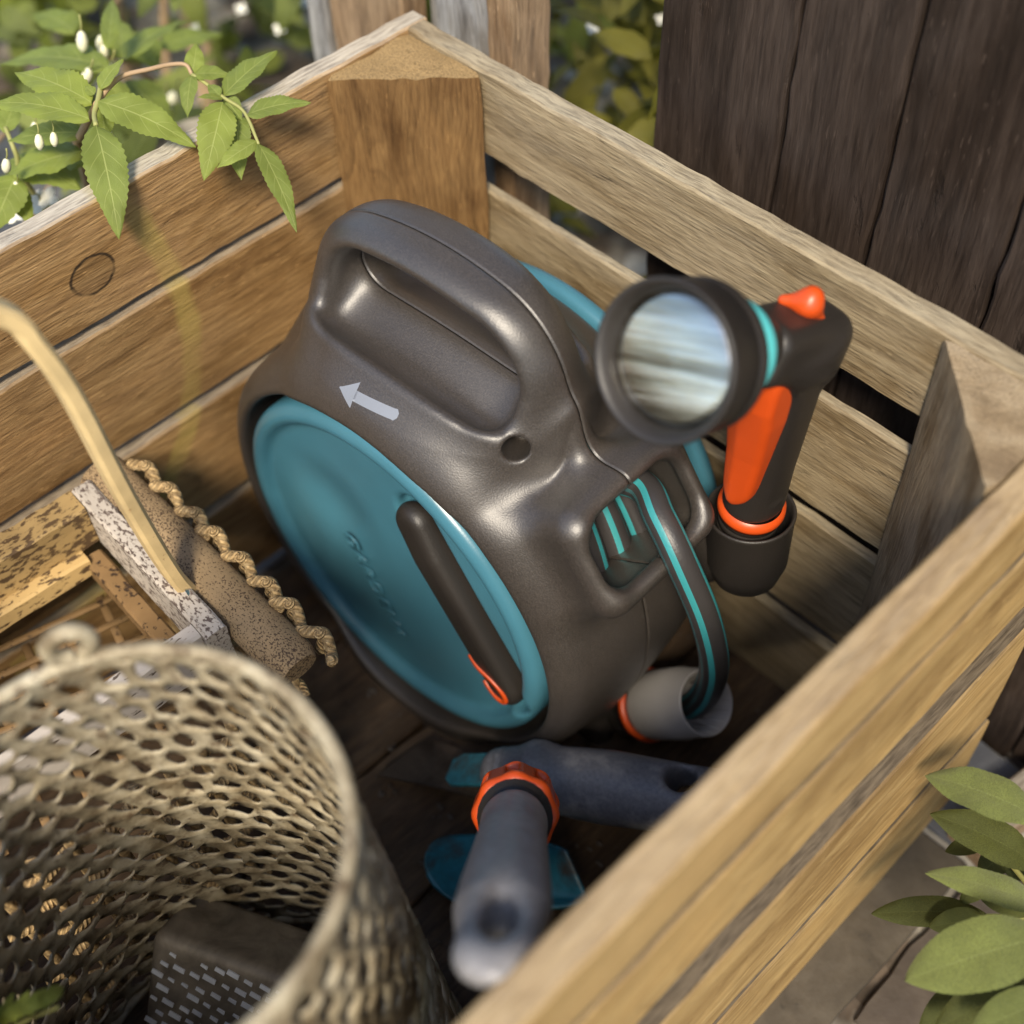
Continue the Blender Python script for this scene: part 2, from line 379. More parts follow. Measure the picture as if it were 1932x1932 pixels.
M['fence_g'] = wood('fence grey', (0.13, 0.125, 0.12), (0.26, 0.255, 0.25), (0.38, 0.38, 0.375), grey_all=0.5, grey=(0.33, 0.33, 0.335), scale=0.8)
M['shell'] = plastic('taupe grained plastic', (0.043, 0.0355, 0.030), 0.46, 0.37, 1350, 0.9, 0.12, 0.05, 0.45)
M['dark_plastic'] = plastic('dark grey plastic', (0.021, 0.0175, 0.015), 0.46, 0.35, 1200, 0.5)
M['teal'] = plastic('teal plastic', (0.052, 0.170, 0.232), 0.30, 0.06, 900, 0.5)
M['teal_l'] = plastic('light turquoise plastic', (0.085, 0.45, 0.47), 0.35, 0.0, 900, 0.5)
M['orange'] = plastic('orange plastic', (0.55, 0.066, 0.008), 0.38, 0.1, 900, 0.5)
M['grey_pl'] = plastic('mid grey plastic', (0.31, 0.29, 0.27), 0.42, 0.1, 900, 0.5, 0, 0.04)
M['grip_l'] = worn('pale grey rubber grip', (0.24, 0.228, 0.225), (0.32, 0.305, 0.30), 0.3, 0.40, 60)
M['grip'] = worn('grey blue rubber grip', (0.125, 0.125, 0.136), (0.27, 0.26, 0.25), 0.5, 0.42, 90)
M['arrow'] = plastic('light grey print', (0.20, 0.22, 0.26), 0.5)
M['teal_metal'] = worn('teal painted steel', (0.022, 0.140, 0.185), (0.045, 0.027, 0.016), 0.9, 0.35, 42, 0.5)
M['earth_metal'] = worn('earthy steel', (0.055, 0.040, 0.030), (0.022, 0.014, 0.009), 0.8, 0.68, 55, 0.2)
def metal(name, c, rough, aniso=0.0, amt=0.0):
    t = NT(name); v = t.coord(rand=False); n = t.noise(v, 90, 4, 0.6)
    t.set('Base Color', t.mix(t.math('MULTIPLY', t.ramp(n, [(0.45, 0.0), (0.7, 1.0)]), amt), c, [x*0.35 for x in c])); t.set('Metallic', 1.0); t.set('Roughness', rough); t.set('Anisotropic', aniso)
    return t.m
def brushed():  # streaky colour paints blurred band reflections onto the brushed steel
    t = NT('brushed steel with reflection bands'); tc = t.node('ShaderNodeTexCoord'); cx = t.node('ShaderNodeCombineXYZ')
    for k_, (vec, sc_) in enumerate(((tuple(_u*0.9+_r*0.25), 170.0), (tuple(_r), 9.0))):
        d = t.node('ShaderNodeVectorMath', operation='DOT_PRODUCT'); t.link(tc.outputs['Object'], d.inputs[0]); d.inputs[1].default_value = vec
        t.link(t.math('MULTIPLY', d.outputs['Value'], sc_), cx.inputs[k_])
    n = t.noise(cx.outputs[0], 1.0, 5, 0.6); n2 = t.noise(cx.outputs[0], 9.0, 3, 0.6)
    t.set('Base Color', t.ramp(n, [(0.32, (0.22, 0.20, 0.16)), (0.5, (0.52, 0.50, 0.43)), (0.66, (0.86, 0.85, 0.80))])); t.set('Metallic', 1.0); t.set('Roughness', 0.20); t.bump(t.math('ADD', n, t.math('MULTIPLY', n2, 0.3)), 0.35, 0.0008); return t.m
M['steel'] = brushed()
M['rivet'] = metal('rivet steel', (0.75, 0.75, 0.75), 0.3)
def wire_mat():
    t = NT('weathered zinc mesh'); v = t.coord(rand=False); n = t.noise(v, 55, 5, 0.65); n2 = t.noise(v, 300, 3)
    c = t.ramp(n, [(0.35, (0.15, 0.112, 0.062)), (0.50, (0.33, 0.275, 0.18)), (0.68, (0.47, 0.415, 0.30))])
    sp = t.noise(v, 130, 4, 0.7); c = t.mix(t.ramp(sp, [(0.55, 0.0), (0.66, 0.8)]), c, (0.075, 0.045, 0.022))
    t.set('Base Color', c); t.set('Metallic', 0.1); t.set('Roughness', 0.66); t.bump(t.math('ADD', n2, sp), 0.5, 0.0008); return t.m
M['wire'] = wire_mat()
def tin_mat():
    t = NT('dull dark tin'); v = t.coord(rand=False); n = t.noise(v, 45, 5, 0.65, 0.4)
    t.set('Base Color', t.ramp(n, [(0.35, (0.085, 0.072, 0.058)), (0.65, (0.19, 0.165, 0.135))])); t.set('Metallic', 0.35); t.set('Roughness', 0.5); return t.m
M['tin'] = tin_mat()
M['tin_dapple'] = plastic('painted light dapple', (0.50, 0.53, 0.60), 0.4, metallic=0.2)  # pale tone for the light dapples on the tin
def speckled(name, base, spot, sx, thr, soft=0.05, grain=(1, 1, 1)):
    t = NT(name); v = t.coord(scale=grain); n = t.noise(v, sx, 3, 0.6); b = t.noise(v, 30, 4); zone = t.noise(v, 25, 2)
    c0 = t.mix(1.0, base, t.ramp(b, [(0.3, 0.72), (0.7, 1.2)]), 'MULTIPLY')
    f = t.math('ADD', n, t.math('MULTIPLY', t.math('SUBTRACT', zone, 0.5), 0.25))
    m = t.ramp(f, [(thr, 0.0), (thr+soft, 1.0)])
    t.set('Base Color', t.mix(m, c0, spot)); t.set('Roughness', 0.7); t.set('Specular IOR Level', 0.25)
    t.bump(t.math('ADD', t.math('MULTIPLY', m, -0.6), b), 0.3, 0.0008); return t.m
M['bamboo_y'] = speckled('mottled yellow bamboo', (0.42, 0.285, 0.120), (0.085, 0.052, 0.026), 330, 0.53, 0.08, (0.45, 1, 1))
M['bamboo_w'] = speckled('mottled white bamboo', (0.47, 0.42, 0.36), (0.105, 0.078, 0.066), 560, 0.50, 0.10, (0.55, 1, 1))
M['bamboo_p'] = speckled('pale bamboo top', (0.50, 0.45, 0.40), (0.10, 0.075, 0.06), 260, 0.62, 0.05, (0.4, 1, 1))
M['pole'] = speckled('speckled brown bamboo', (0.27, 0.19, 0.105), (0.060, 0.038, 0.024), 1150, 0.52, 0.08, (0.8, 1, 1))
def rope_mat():
    t = NT('twisted straw rope'); tc = t.node('ShaderNodeTexCoord'); sp = t.node('ShaderNodeSeparateXYZ'); t.link(tc.outputs['UV'], sp.inputs[0])
    wv = t.math('SINE', t.math('ADD', t.math('MULTIPLY', sp.outputs[0], 18.85), t.math('MULTIPLY', sp.outputs[1], 70.0)))
    v = t.coord(rand=True); n = t.noise(v, 420, 3); sp2 = t.noise(v, 520, 2)
    c = t.mix(1.0, t.ramp(n, [(0.3, (0.20, 0.125, 0.05)), (0.55, (0.44, 0.30, 0.14)), (0.75, (0.58, 0.43, 0.22))]), t.ramp(wv, [(0.0, 0.65), (0.6, 1.08)]), 'MULTIPLY')
    c = t.mix(t.ramp(sp2, [(0.66, 0.0), (0.70, 1.0)]), c, (0.05, 0.03, 0.015))
    t.set('Base Color', c); t.set('Roughness', 0.8); t.bump(t.math('ADD', wv, n), 0.6, 0.0008); return t.m
M['rope'] = rope_mat()
M['lattice'] = speckled('lattice cane', (0.19, 0.115, 0.050), (0.04, 0.024, 0.014), 260, 0.60)
M['bent'] = speckled('bent light cane', (0.66, 0.49, 0.245), (0.36, 0.22, 0.10), 330, 0.68, 0.08, (1, 1, 1))
def hose_mat():
    t = NT('hose with turquoise stripes'); tc = t.node('ShaderNodeTexCoord'); sp = t.node('ShaderNodeSeparateXYZ'); t.link(tc.outputs['UV'], sp.inputs[0])
    fr = t.math('FRACT', t.math('MULTIPLY', sp.outputs[0], 4.0)); m = t.math('LESS_THAN', t.math('ABSOLUTE', t.math('SUBTRACT', fr, 0.5)), 0.13)
    n = t.noise(t.coord(rand=False), 900, 2)
    t.set('Base Color', t.mix(m, (0.036, 0.033, 0.033), (0.036, 0.25, 0.27))); t.set('Roughness', 0.42); t.bump(n, 0.3, 0.0004); return t.m
M['hose'] = hose_mat()
def leaf_mat(name, c1, c2, vein, trans=0.35, nv=6.0, slope=1.35, tex=0.0, rough=0.45, attr=False, sheen=0.0):
    t = NT(name); tc = t.node('ShaderNodeTexCoord'); sp = t.node('ShaderNodeSeparateXYZ'); t.link(tc.outputs['UV'], sp.inputs[0])
    u = t.math('SUBTRACT', t.math('MULTIPLY', sp.outputs[0], 2.0), 1.0); au = t.math('ABSOLUTE', u); vv = sp.outputs[1]
    if attr:
        a = t.node('ShaderNodeAttribute', attribute_name='rnd'); r = a.outputs['Fac']
    else:
        r = t.node('ShaderNodeObjectInfo').outputs['Random']
    base = t.mix(r, c1, c2)
    n = t.noise(t.coord(), 55, 3); base = t.mix(1.0, base, t.ramp(n, [(0.3, 0.82), (0.7, 1.15)]), 'MULTIPLY')
    mid = t.ramp(au, [(0.015, 1.0), (0.05, 0.0)])
    fr = t.math('FRACT', t.math('SUBTRACT', t.math('MULTIPLY', vv, nv), t.math('MULTIPLY', t.math('POWER', au, 1.25), slope)))
    side = t.math('MULTIPLY', t.ramp(t.math('ABSOLUTE', t.math('SUBTRACT', fr, 0.5)), [(0.02, 1.0), (0.055, 0.0)]), t.ramp(au, [(0.55, 1.0), (0.95, 0.0)]))
    ve = t.math('MAXIMUM', mid, t.math('MULTIPLY', side, 0.55))
    c = t.mix(t.math('MULTIPLY', ve, 0.5), base, vein)
    cell = t.node('ShaderNodeTexVoronoi', feature='DISTANCE_TO_EDGE'); cell.inputs['Scale'].default_value = 1.0
    t.link(t.coord('UV', (38, 90, 1), rand=False), cell.inputs['Vector'])
    ce = t.ramp(cell.outputs['Distance'], [(0.0, 0.0), (0.25, 1.0)])
    if tex: c = t.mix(tex, c, t.mix(1.0, c, t.ramp(ce, [(0.0, 0.5), (1.0, 1.12)]), 'MULTIPLY'))
    t.set('Base Color', c); t.set('Roughness', rough); t.set('Specular IOR Level', 0.35); t.set('Sheen Weight', sheen)
    h = t.math('ADD', t.math('MULTIPLY', ce, 0.5+tex), t.math('MULTIPLY', ve, -0.8)); t.bump(h, 0.35, 0.0007)
    tr = t.node('ShaderNodeBsdfTranslucent'); t.link(t.mix(1.0, c, (1.5, 1.35, 0.5), 'MULTIPLY'), tr.inputs[0])
    ms = t.node('ShaderNodeMixShader', _0=trans); t.link(t.b.outputs[0], ms.inputs[1]); t.link(tr.outputs[0], ms.inputs[2]); t.link(ms.outputs[0], t.out.inputs[0])
    return t.m
M['leaf'] = leaf_mat('serrated shrub leaf', (0.185, 0.235, 0.050), (0.265, 0.320, 0.060), (0.46, 0.50, 0.18))
M['leaf_bg'] = leaf_mat('mixed green shrub leaf', (0.090, 0.115, 0.024), (0.250, 0.290, 0.070), (0.2, 0.24, 0.08), attr=True)  # each leaf takes a random tone from dark to mid green
M['leaf_bg2'] = leaf_mat('yellow green shrub leaf', (0.070, 0.070, 0.010), (0.24, 0.215, 0.028), (0.2, 0.2, 0.06), attr=True)
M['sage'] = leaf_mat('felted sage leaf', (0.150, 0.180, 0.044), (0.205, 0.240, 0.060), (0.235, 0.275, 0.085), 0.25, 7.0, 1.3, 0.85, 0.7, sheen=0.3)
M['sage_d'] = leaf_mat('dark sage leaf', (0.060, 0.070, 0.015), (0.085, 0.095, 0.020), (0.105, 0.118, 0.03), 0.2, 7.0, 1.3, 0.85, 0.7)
M['stem'] = plastic('pale green stem', (0.30, 0.30, 0.10), 0.6)
M['twig'] = plastic('tan twig', (0.38, 0.26, 0.15), 0.65)
M['bud'] = plastic('cream bud', (0.72, 0.70, 0.50), 0.5)
M['flower'] = plastic('white flower', (0.75, 0.74, 0.66), 0.55)
def ground_mat():
    t = NT('gravel and soil'); v = t.coord(rand=False); n = t.noise(v, 9, 5, 0.6); vo = t.node('ShaderNodeTexVoronoi'); vo.inputs['Scale'].default_value = 38; t.link(v, vo.inputs['Vector'])
    st = t.ramp(vo.outputs['Color'], [(0.1, (0.10, 0.088, 0.068)), (0.5, (0.24, 0.215, 0.175)), (0.9, (0.50, 0.47, 0.41))])
    so = t.ramp(t.noise(v, 60, 4), [(0.3, (0.035, 0.025, 0.017)), (0.7, (0.095, 0.068, 0.046))])
    t.set('Base Color', t.mix(t.ramp(n, [(0.45, 0.0), (0.55, 1.0)]), so, st)); t.set('Roughness', 0.85); t.bump(vo.outputs['Distance'], 0.8, 0.012); return t.m
M['ground'] = ground_mat()
def stone(name, a, b, c):
    t = NT(name); v = t.coord(rand=True); n = t.noise(v, 22, 6, 0.65, 0.4); n2 = t.noise(v, 120, 4); n3 = t.noise(v, 60, 4, 0.7)
    cc = t.ramp(n, [(0.32, a), (0.5, b), (0.68, c)]); cc = t.mix(t.ramp(n3, [(0.62, 0.0), (0.72, 0.75)]), cc, [x*0.3 for x in a])
    t.set('Base Color', cc); t.set('Roughness', 0.7); t.bump(t.math('ADD', n2, n), 0.4, 0.0015); return t.m
M['stone'] = stone('mottled paving stone', (0.040, 0.031, 0.021), (0.068, 0.055, 0.039), (0.100, 0.084, 0.062))
M['stone_b'] = stone('blue grey stone', (0.070, 0.070, 0.075), (0.115, 0.118, 0.130), (0.16, 0.165, 0.18))
M['stone_d'] = stone('brown stone', (0.034, 0.025, 0.018), (0.060, 0.046, 0.035), (0.09, 0.072, 0.055))
# ------------------------------------------------------------------ setting
GZ = -0.0145
def sheet(name, x0, x1, y0, y1, z, mat, n=1):
    V = [(x0, y0, z), (x1, y0, z), (x1, y1, z), (x0, y1, z)]
    o = ob(name, mesh(name, V, [(0, 1, 2, 3)], mat, False)); o['kind'] = 'structure'; return o
sheet('ground', -200, 200, -200, 200, GZ, M['ground'])
def slab(poly, th, mat, parent, seed):
    P = np.array(poly, float); c = P.mean(0); n = len(P); k = 14
    ed = np.concatenate([np.linspace(P[i], P[(i+1) % n], k, endpoint=False) for i in range(n)])
    e3 = np.c_[ed, np.full(len(ed), seed*1.3)]
    ed = ed+np.stack([vnoise(e3, 55), vnoise(e3+5, 55)], 1)*0.0012
    rings = [(1.0, 0.0), (1.0, th-0.002), (0.992, th), (0.6, th), (0.2, th)]
    V = []; F = []
    for s, z in rings:
        q = c+(ed-c)*s; zz = np.full(len(q), GZ+0.001+z)
        if z >= th: zz = zz+vnoise(np.c_[q, zz]+seed, 40)*0.0007
        V.append(np.c_[q, zz])
    m = len(ed)
    for i in range(len(rings)-1):
        for j in range(m): F.append((i*m+j, i*m+(j+1) % m, (i+1)*m+(j+1) % m, (i+1)*m+j))
    F.append(tuple((len(rings)-1)*m+j for j in range(m)))
    o = ob('paving_slab', mesh('paving_slab', np.concatenate(V), F, mat), parent); auto_smooth(o, 40); return o
pav = bpy.data.objects.new('paving', None); COL.objects.link(pav); pav['kind'] = 'structure'
slab([(0.30, -0.40), (0.419, -0.40), (0.4205, -0.012), (0.30, -0.012)], 0.004, M['stone'], pav, 1)
slab([(0.30, -0.008), (0.409, -0.008), (0.409, 0.055), (0.30, 0.055)], 0.004, M['stone_b'], pav, 2)
slab([(0.25, 0.059), (0.50, 0.059), (0.50, 0.20), (0.25, 0.20)], 0.004, M['stone_d'], pav, 3)
slab([(0.4255, -0.12), (0.60, -0.12), (0.60, 0.02), (0.4255, 0.02)], 0.004, M['stone_d'], pav, 4)
slab([(-0.55, -0.60), (-0.004, -0.60), (-0.004, 0.012), (-0.55, 0.012)], 0.004, M['stone_b'], pav, 5)
st = empty('wooden_stake', (0.428, 0.04, GZ), 'brown wooden stake lying on the paving beside the sage', 'stake')
me = board_mesh('stake_bar', 0.16, 0.022, 0.022, M['fence_b'], 41)
o = ob('stake_bar', me, st, (0.0, 0.03, 0.0165), (0, 0, math.radians(80)))

# fence post made of upright boards behind the crate corner
fp = empty('fence_post', (-0.05, 0.06, GZ), 'upright fence post of brown and grey boards behind the crate corner', 'fence post')
def upright(root, name, x0, x1, y, th, mat, ztop, seed, tilt=0.0):
    h = ztop-GZ
    me = board_mesh(name, h, x1-x0, th, mat, seed, 0.0005, 0.0015, 0.012)
    # board_mesh: length x -> up, height z -> sideways
    return ob(name, me, root, Vector(((x0+x1)/2, y, GZ+h/2))-root.location, (0, -math.pi/2, tilt))
upright(fp, 'board', -0.131, -0.112, 0.040, 0.020, M['fence_g'], 0.62, 1)
upright(fp, 'board', -0.111, -0.045, 0.042, 0.018, M['fence_b'], 0.62, 2)
upright(fp, 'board', -0.049, -0.022, 0.062, 0.014, M['fence_g'], 0.62, 3)
upright(fp, 'board', -0.0235, 0.0240, 0.046, 0.016, M['fence_g'], 0.62, 4)
upright(fp, 'board', 0.0250, 0.0410, 0.045, 0.030, M['fence_b'], 0.62, 5)

# dark board wall
dw = empty('board_wall', (0.40, 0.07, GZ), 'dark brown stained wall of upright planks behind the crate', 'wall')
xs = [0.113, 0.188, 0.243, 0.305, 0.40, 0.50, 0.60, 0.70]
for i in range(len(xs)-1):
    upright(dw, 'plank', xs[i], xs[i+1]-0.0012, 0.071+0.0012*((i*37) % 3-1), 0.022, M['dark'], 0.95, 20+i)

# ------------------------------------------------------------------ wooden crate
W = 0.3722; LEN = 0.54; H = 0.300
crate = empty('wooden_crate', (W/2, -LEN/2, GZ), 'open weathered wooden slat crate with triangular corner posts, filled with garden tools', 'crate')
CR = np.array(crate.location)
handle_ghost = arc_mark(-0.3161, 0.2235, 0.1572, 0.0075, (0.42, 0.33, 0.085), 0.42, 0, 1)  # ghost shadow of the basket's arched handle, painted into the slat colour
knot = ring_mark(-0.1975, 0.2645, 0.0115, 0.0098, 0.15, 0.11)
def both(t, c, geo): return knot(t, handle_ghost(t, c, geo), geo)
M['slat_a1'] = wood('crate wood warm with knot', **A_BR, grey_all=0.10, marks=both)
M['slat_a2'] = wood('crate wood warm with handle ghost', **{**A_BR, 'grey': (0.27, 0.235, 0.185), 'grey_top': 0.75}, grey_all=0.10, marks=handle_ghost)
M['slat_a'] = M['slat_a2']
def slat(name, cx, cy, z0, z1, L, th, mat, alongY, seed, rough=0.00024):
    me = board_mesh(name, L, z1-z0, th, mat, seed, rough)
    return ob(name, me, crate, Vector((cx, cy, (z0+z1)/2))-crate.location, (0, 0, math.pi/2 if alongY else 0))
TH = 0.012
Ly = LEN+0.026
for i, (z0, z1, dx, m) in enumerate([(0.2385, 0.300, 0, 'slat_a1'), (0.161, 0.2340, 0.0016, 'slat_a2'), (0.0835, 0.1550, 0.0038, 'slat_a2'), (0.0105, 0.0780, 0.0055, 'slat_a')]):
    slat('slat', -TH/2+dx, -LEN/2, z0, z1, Ly, TH, M[m], True, i)
TB = 0.014
for i, (z0, z1, tb) in enumerate([(0.2513, 0.300, 0.0118), (0.160, 0.2290, 0.0062), (0.073, 0.149, 0.0060), (-0.008, 0.062, 0.0062)]):
    slat('slat', W/2, tb/2, z0, z1, W+0.0005, tb, M['slat_b'], False, 10+i, 0.00028)
TC = 0.0138
for i, (z0, z1, dx) in enumerate([(0.2580, 0.300, 0), (0.1905, 0.2560, 0.0014), (0.0785, 0.1690, 0.0046), (-0.012, 0.0755, 0.0062)]):
    slat('slat', W+TC/2+dx, -LEN/2, z0, z1, Ly+0.002, TC, M['slat_c' if i == 0 else 'slat_c2'], True, 20+i, 0.00024)
for i, (z0, z1) in enumerate([(0.235, 0.300), (0.160, 0.228), (0.083, 0.152), (0.004, 0.075)]):
    slat('slat', W/2, -LEN-TB/2, z0, z1, W-0.0005, TB, M['slat_b'], False, 30+i)
S_ = 0.056
def corner(px, py, sx, sy, mat, top, seed):
    # right-angled triangular post, grain upright (mesh x = up)
    hgt = top-0.0; n = 40; e = 0.0025
    tri = [(0.0004, 0.0004), (S_-e*2, 0.0004), (S_-e*0.3, e), (e, S_-e*0.3), (0.0004, S_-e*2)]
    loop = []
    for i in range(5):
        a, b = np.array(tri[i]), np.array(tri[(i+1) % 5]); m = 12 if i == 2 else (6 if i in (0, 4) else 1)
        loop += [tuple(a+(b-a)*j/m) for j in range(m)]
    k = len(loop); L2 = np.array(loop); cen = L2.mean(0)
    V = []; F = []
    zs = list(np.linspace(0, hgt-0.0015, n))
    for z in zs: V.append(np.c_[L2, np.full(k, z)])
    tops = [(0.985, hgt), (0.75, hgt), (0.5, hgt), (0.25, hgt)]
    for s, z in tops: V.append(np.c_[cen+(L2-cen)*s, np.full(k, z)])
    V = np.concatenate(V)
    nn = vnoise(np.c_[V[:, 0]*1.0, V[:, 1]*1.0, V[:, 2]*0.3]+seed, 120); d = np.c_[V[:, :2]-cen]; d /= np.linalg.norm(d, axis=1)[:, None]+1e-9
    face = (V[:, 0]+V[:, 1]) > S_*0.93
    V[:, :2] += d*(nn*0.0006*face)[:, None]
    tp = V[:, 2] > hgt-1e-6
    saw = np.sin((V[:, 0]*0.5-V[:, 1]*0.9)*1500)*0.0003
    V[tp, 2] += (vnoise(V*np.array([1, 1, 0])+seed, 130)*0.0004+saw)[tp]
    R_ = n+len(tops)
    for i in range(R_-1):
        for j in range(k): F.append((i*k+j, i*k+(j+1) % k, (i+1)*k+(j+1) % k, (i+1)*k+j))
    F.append(tuple((R_-1)*k+j for j in range(k)))
    V = np.c_[V[:, 2], V[:, 1]*sy*1.0, V[:, 0]*sx]          # mesh axes: x up, y, z = world x
    fl = sx*sy > 0
    # world: x = mesh z, y = mesh y, z = mesh x  (rotation -90 about y flips z)
    V[:, 2] *= -1
    if not fl: F = [f[::-1] for f in F]
    o = ob('corner_post', mesh('corner_post', V, F, mat), crate, Vector((px, py, 0.0005))-crate.location, (0, -math.pi/2, 0))
    auto_smooth(o, 38); return o
corner(0, 0, 1, -1, M['post'], 0.2975, 1)
corner(W, 0, -1, -1, M['post_g'], 0.2985, 2)
corner(0, -LEN, 1, 1, M['post'], 0.297, 3)
corner(W, -LEN, -1, 1, M['post'], 0.297, 4)
fx = [0.0075, 0.0775, 0.154, 0.2305, 0.307, W-0.001]
for i in range(5):
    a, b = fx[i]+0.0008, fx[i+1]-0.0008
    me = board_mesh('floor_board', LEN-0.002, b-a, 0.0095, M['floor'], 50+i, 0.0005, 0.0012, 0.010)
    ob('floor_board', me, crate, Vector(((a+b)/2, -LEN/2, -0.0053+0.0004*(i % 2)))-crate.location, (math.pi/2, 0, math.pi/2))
# soil crumbs and bits of bark lying on the boards
rg_ = np.random.default_rng(11); CV = []; CF = []
ico = np.array([(0, 0, 1), (0.89, 0, 0.45), (0.28, 0.85, 0.45), (-0.72, 0.53, 0.45), (-0.72, -0.53, 0.45), (0.28, -0.85, 0.45), (0.72, 0.53, -0.45), (-0.28, 0.85, -0.45), (-0.89, 0, -0.45), (-0.28, -0.85, -0.45), (0.72, -0.53, -0.45), (0, 0, -1)])
icf = [(0, 1, 2), (0, 2, 3), (0, 3, 4), (0, 4, 5), (0, 5, 1), (1, 6, 2), (2, 7, 3), (3, 8, 4), (4, 9, 5), (5, 10, 1), (6, 7, 2), (7, 8, 3), (8, 9, 4), (9, 10, 5), (10, 6, 1), (11, 7, 6), (11, 8, 7), (11, 9, 8), (11, 10, 9), (11, 6, 10)]
for _ in range(900):
    r = 0.0004+0.0016*rg_.random()**4; c = np.array([rg_.uniform(0.03, 0.36), rg_.uniform(-0.32, -0.01), 0.0006+r*0.5])
    q = ico*(1+0.3*rg_.normal(size=(12, 1)))*r*np.array([1.4, 1, 0.8]); k0 = len(CV); CV += (q+c).tolist(); CF += [tuple(i+k0 for i in f) for f in icf]
so_ = ob('soil_crumbs', mesh('soil_crumbs', CV, CF, M['stone_d'], False)); so_['kind'] = 'stuff'; so_['label'] = 'dark soil crumbs scattered on the crate floor'; so_['category'] = 'soil'
# ------------------------------------------------------------------ hose reel
RO = np.array([0.130, -0.100, 0.1155]); RYAW = 0.05
reel = empty('hose_reel', (RO[0], RO[1], 0.0), 'taupe grey portable hose reel with carry handle and teal crank disc', 'hose reel', rot=(0, 0, RYAW))
ZC = RO[2]                                            # disc centre above the crate floor
def rl(V):                                            # local reel frame: centre of the disc -> root frame
    V = np.array(V, float); V[:, 2] += ZC; return V
WN = np.array([0.82, 0.572]); WT = np.array([-0.572, 0.82])   # outlet: outward / upward tangent in the x-z plane
def reel_body(x, y, z):
    r = np.hypot(x, z)
    R = 0.1195+0.0075*np.clip(1-(y/0.06)**2, -0.6, 1)
    drum = smax(r-R, np.abs(y-0.006)-0.061, 0.016)
    # carry handle: a saddle between the drum and an arch whose faces lean in towards the top
    hw = lerp(z, [0.05, 0.09, 0.115, 0.14, 0.165, 0.2], [0.104, 0.094, 0.083, 0.0765, 0.0735, 0.071])
    top = 0.1858-3.0*(x-0.007)**2
    d_out = smax(np.abs(x)-hw, z-top, 0.034)
    tf = lerp(z, [0.08, 0.105, 0.122, 0.134, 0.146, 0.162, 0.178, 0.195], [0.056, 0.0535, 0.0475, 0.0405, 0.0325, 0.0245, 0.0195, 0.0185])
    tf = tf*(1-0.93*np.clip(np.abs(x-0.001)/0.0800, 0, 1)**3.5)
    sad = 0.1385-0.0125*np.sin(np.pi*np.minimum(np.abs(y), 0.044)/0.044)**2+0.004*np.clip((np.abs(y)-0.02)/0.02, 0, 1)-0.0035
    saddle = smax(smax(d_out, z-sad, 0.004), np.abs(y)-tf, 0.007)
    ring = smax(d_out, -rbox2(x-0.004, z+2.6*(x-0.006)**2-0.1110, 0.0560, 0.0635, 0.022), 0.005)
    arch = smax(ring, np.abs(y)-tf, 0.013)
    b = smin(drum, smin(saddle, arch, 0.016)*0.9, 0.016)
    # hose outlet flare
    n = x*WN[0]+z*WN[1]; t = x*WT[0]+z*WT[1]
    fl = rbox3(n-0.122, y+0.001, t-0.0075, 0.0345, 0.0385, 0.0290, 0.0120)
    b = smin(b, fl, 0.018)
    # outlet window
    win = rbox2(y+0.001, t-0.0075, 0.0295, 0.0185, 0.0125)
    win = smax(win, 0.085-n, 0.01)
    b = smax(b, -win, 0.009)
    cav = rbox3(n-0.1160, y+0.001, t-0.0075, 0.0310, 0.0335, 0.0240, 0.008); b = smax(b, -cav, 0.002)
    # opening for the drum
    b = smax(b, -(r-0.1095), 0.0035)
    # screw recesses
    for sx in (-1, 1):
        ax_ = np.array([sx*0.50, -0.78, 0.38]); ax_ /= np.linalg.norm(ax_); dx, dy, dz = x-sx*0.0665, y+0.0235, z-0.1235
        q = dx*ax_[0]+dy*ax_[1]+dz*ax_[2]; s = np.sqrt(np.maximum(dx*dx+dy*dy+dz*dz-q*q, 0))-0.0060
        b = smax(b, -smax(s, -q-0.020, 0.003), 0.0015)
    return b
V, F = sdf_mesh(reel_body, (-0.140, -0.066, -0.135), (0.172, 0.078, 0.198), 0.0016)
from mathutils.bvhtree import BVHTree
REEL_BVH = BVHTree.FromPolygons([tuple(p) for p in V], F.tolist())
def half(V, F, sign, gap):
    me = mesh('h', V, F)
    bm = bmesh.new(); bm.from_mesh(me); bpy.data.meshes.remove(me)
    g = bm.verts[:]+bm.edges[:]+bm.faces[:]
    bmesh.ops.bisect_plane(bm, geom=g, dist=1e-5, plane_co=(0, 0, 0), plane_no=(0, sign, 0), clear_inner=True)
    # small rolled edge along the seam
    be = [e for e in bm.edges if len(e.link_faces) == 1]
    r_ = bmesh.ops.extrude_edge_only(bm, edges=be)
    vs = [v for v in r_['geom'] if isinstance(v, bmesh.types.BMVert)]
    bm.normal_update()
    for v in vs: v.co.y -= sign*0.0007
    bm.verts.ensure_lookup_table()
    for v in bm.verts:
        v.co.y += sign*(gap+0.0007)
    vs = list(vs); q = np.array([v.co for v in vs]); x, z = q[:, 0], q[:, 2]; e = 5e-4; o_ = np.zeros(len(x))
    gx = reel_body(x+e, o_, z)-reel_body(x-e, o_, z); gz = reel_body(x, o_, z+e)-reel_body(x, o_, z-e); l = np.hypot(gx, gz)+1e-9
    for v, dx, dz in zip(vs, gx/l*0.0008, gz/l*0.0008): v.co.x -= dx; v.co.z -= dz
    bmesh.ops.recalc_face_normals(bm, faces=bm.faces[:])
    m2 = bpy.data.meshes.new('housing'); bm.to_mesh(m2); bm.free()
    for p in m2.polygons: p.use_smooth = True
    m2.transform(Matrix.Translation((0, 0, ZC))); m2.materials.append(M['shell']); return m2
ob('front_housing', half(V, F, -1, 0.00025), reel); ob('back_housing', half(V, F, 1, 0.00025), reel)

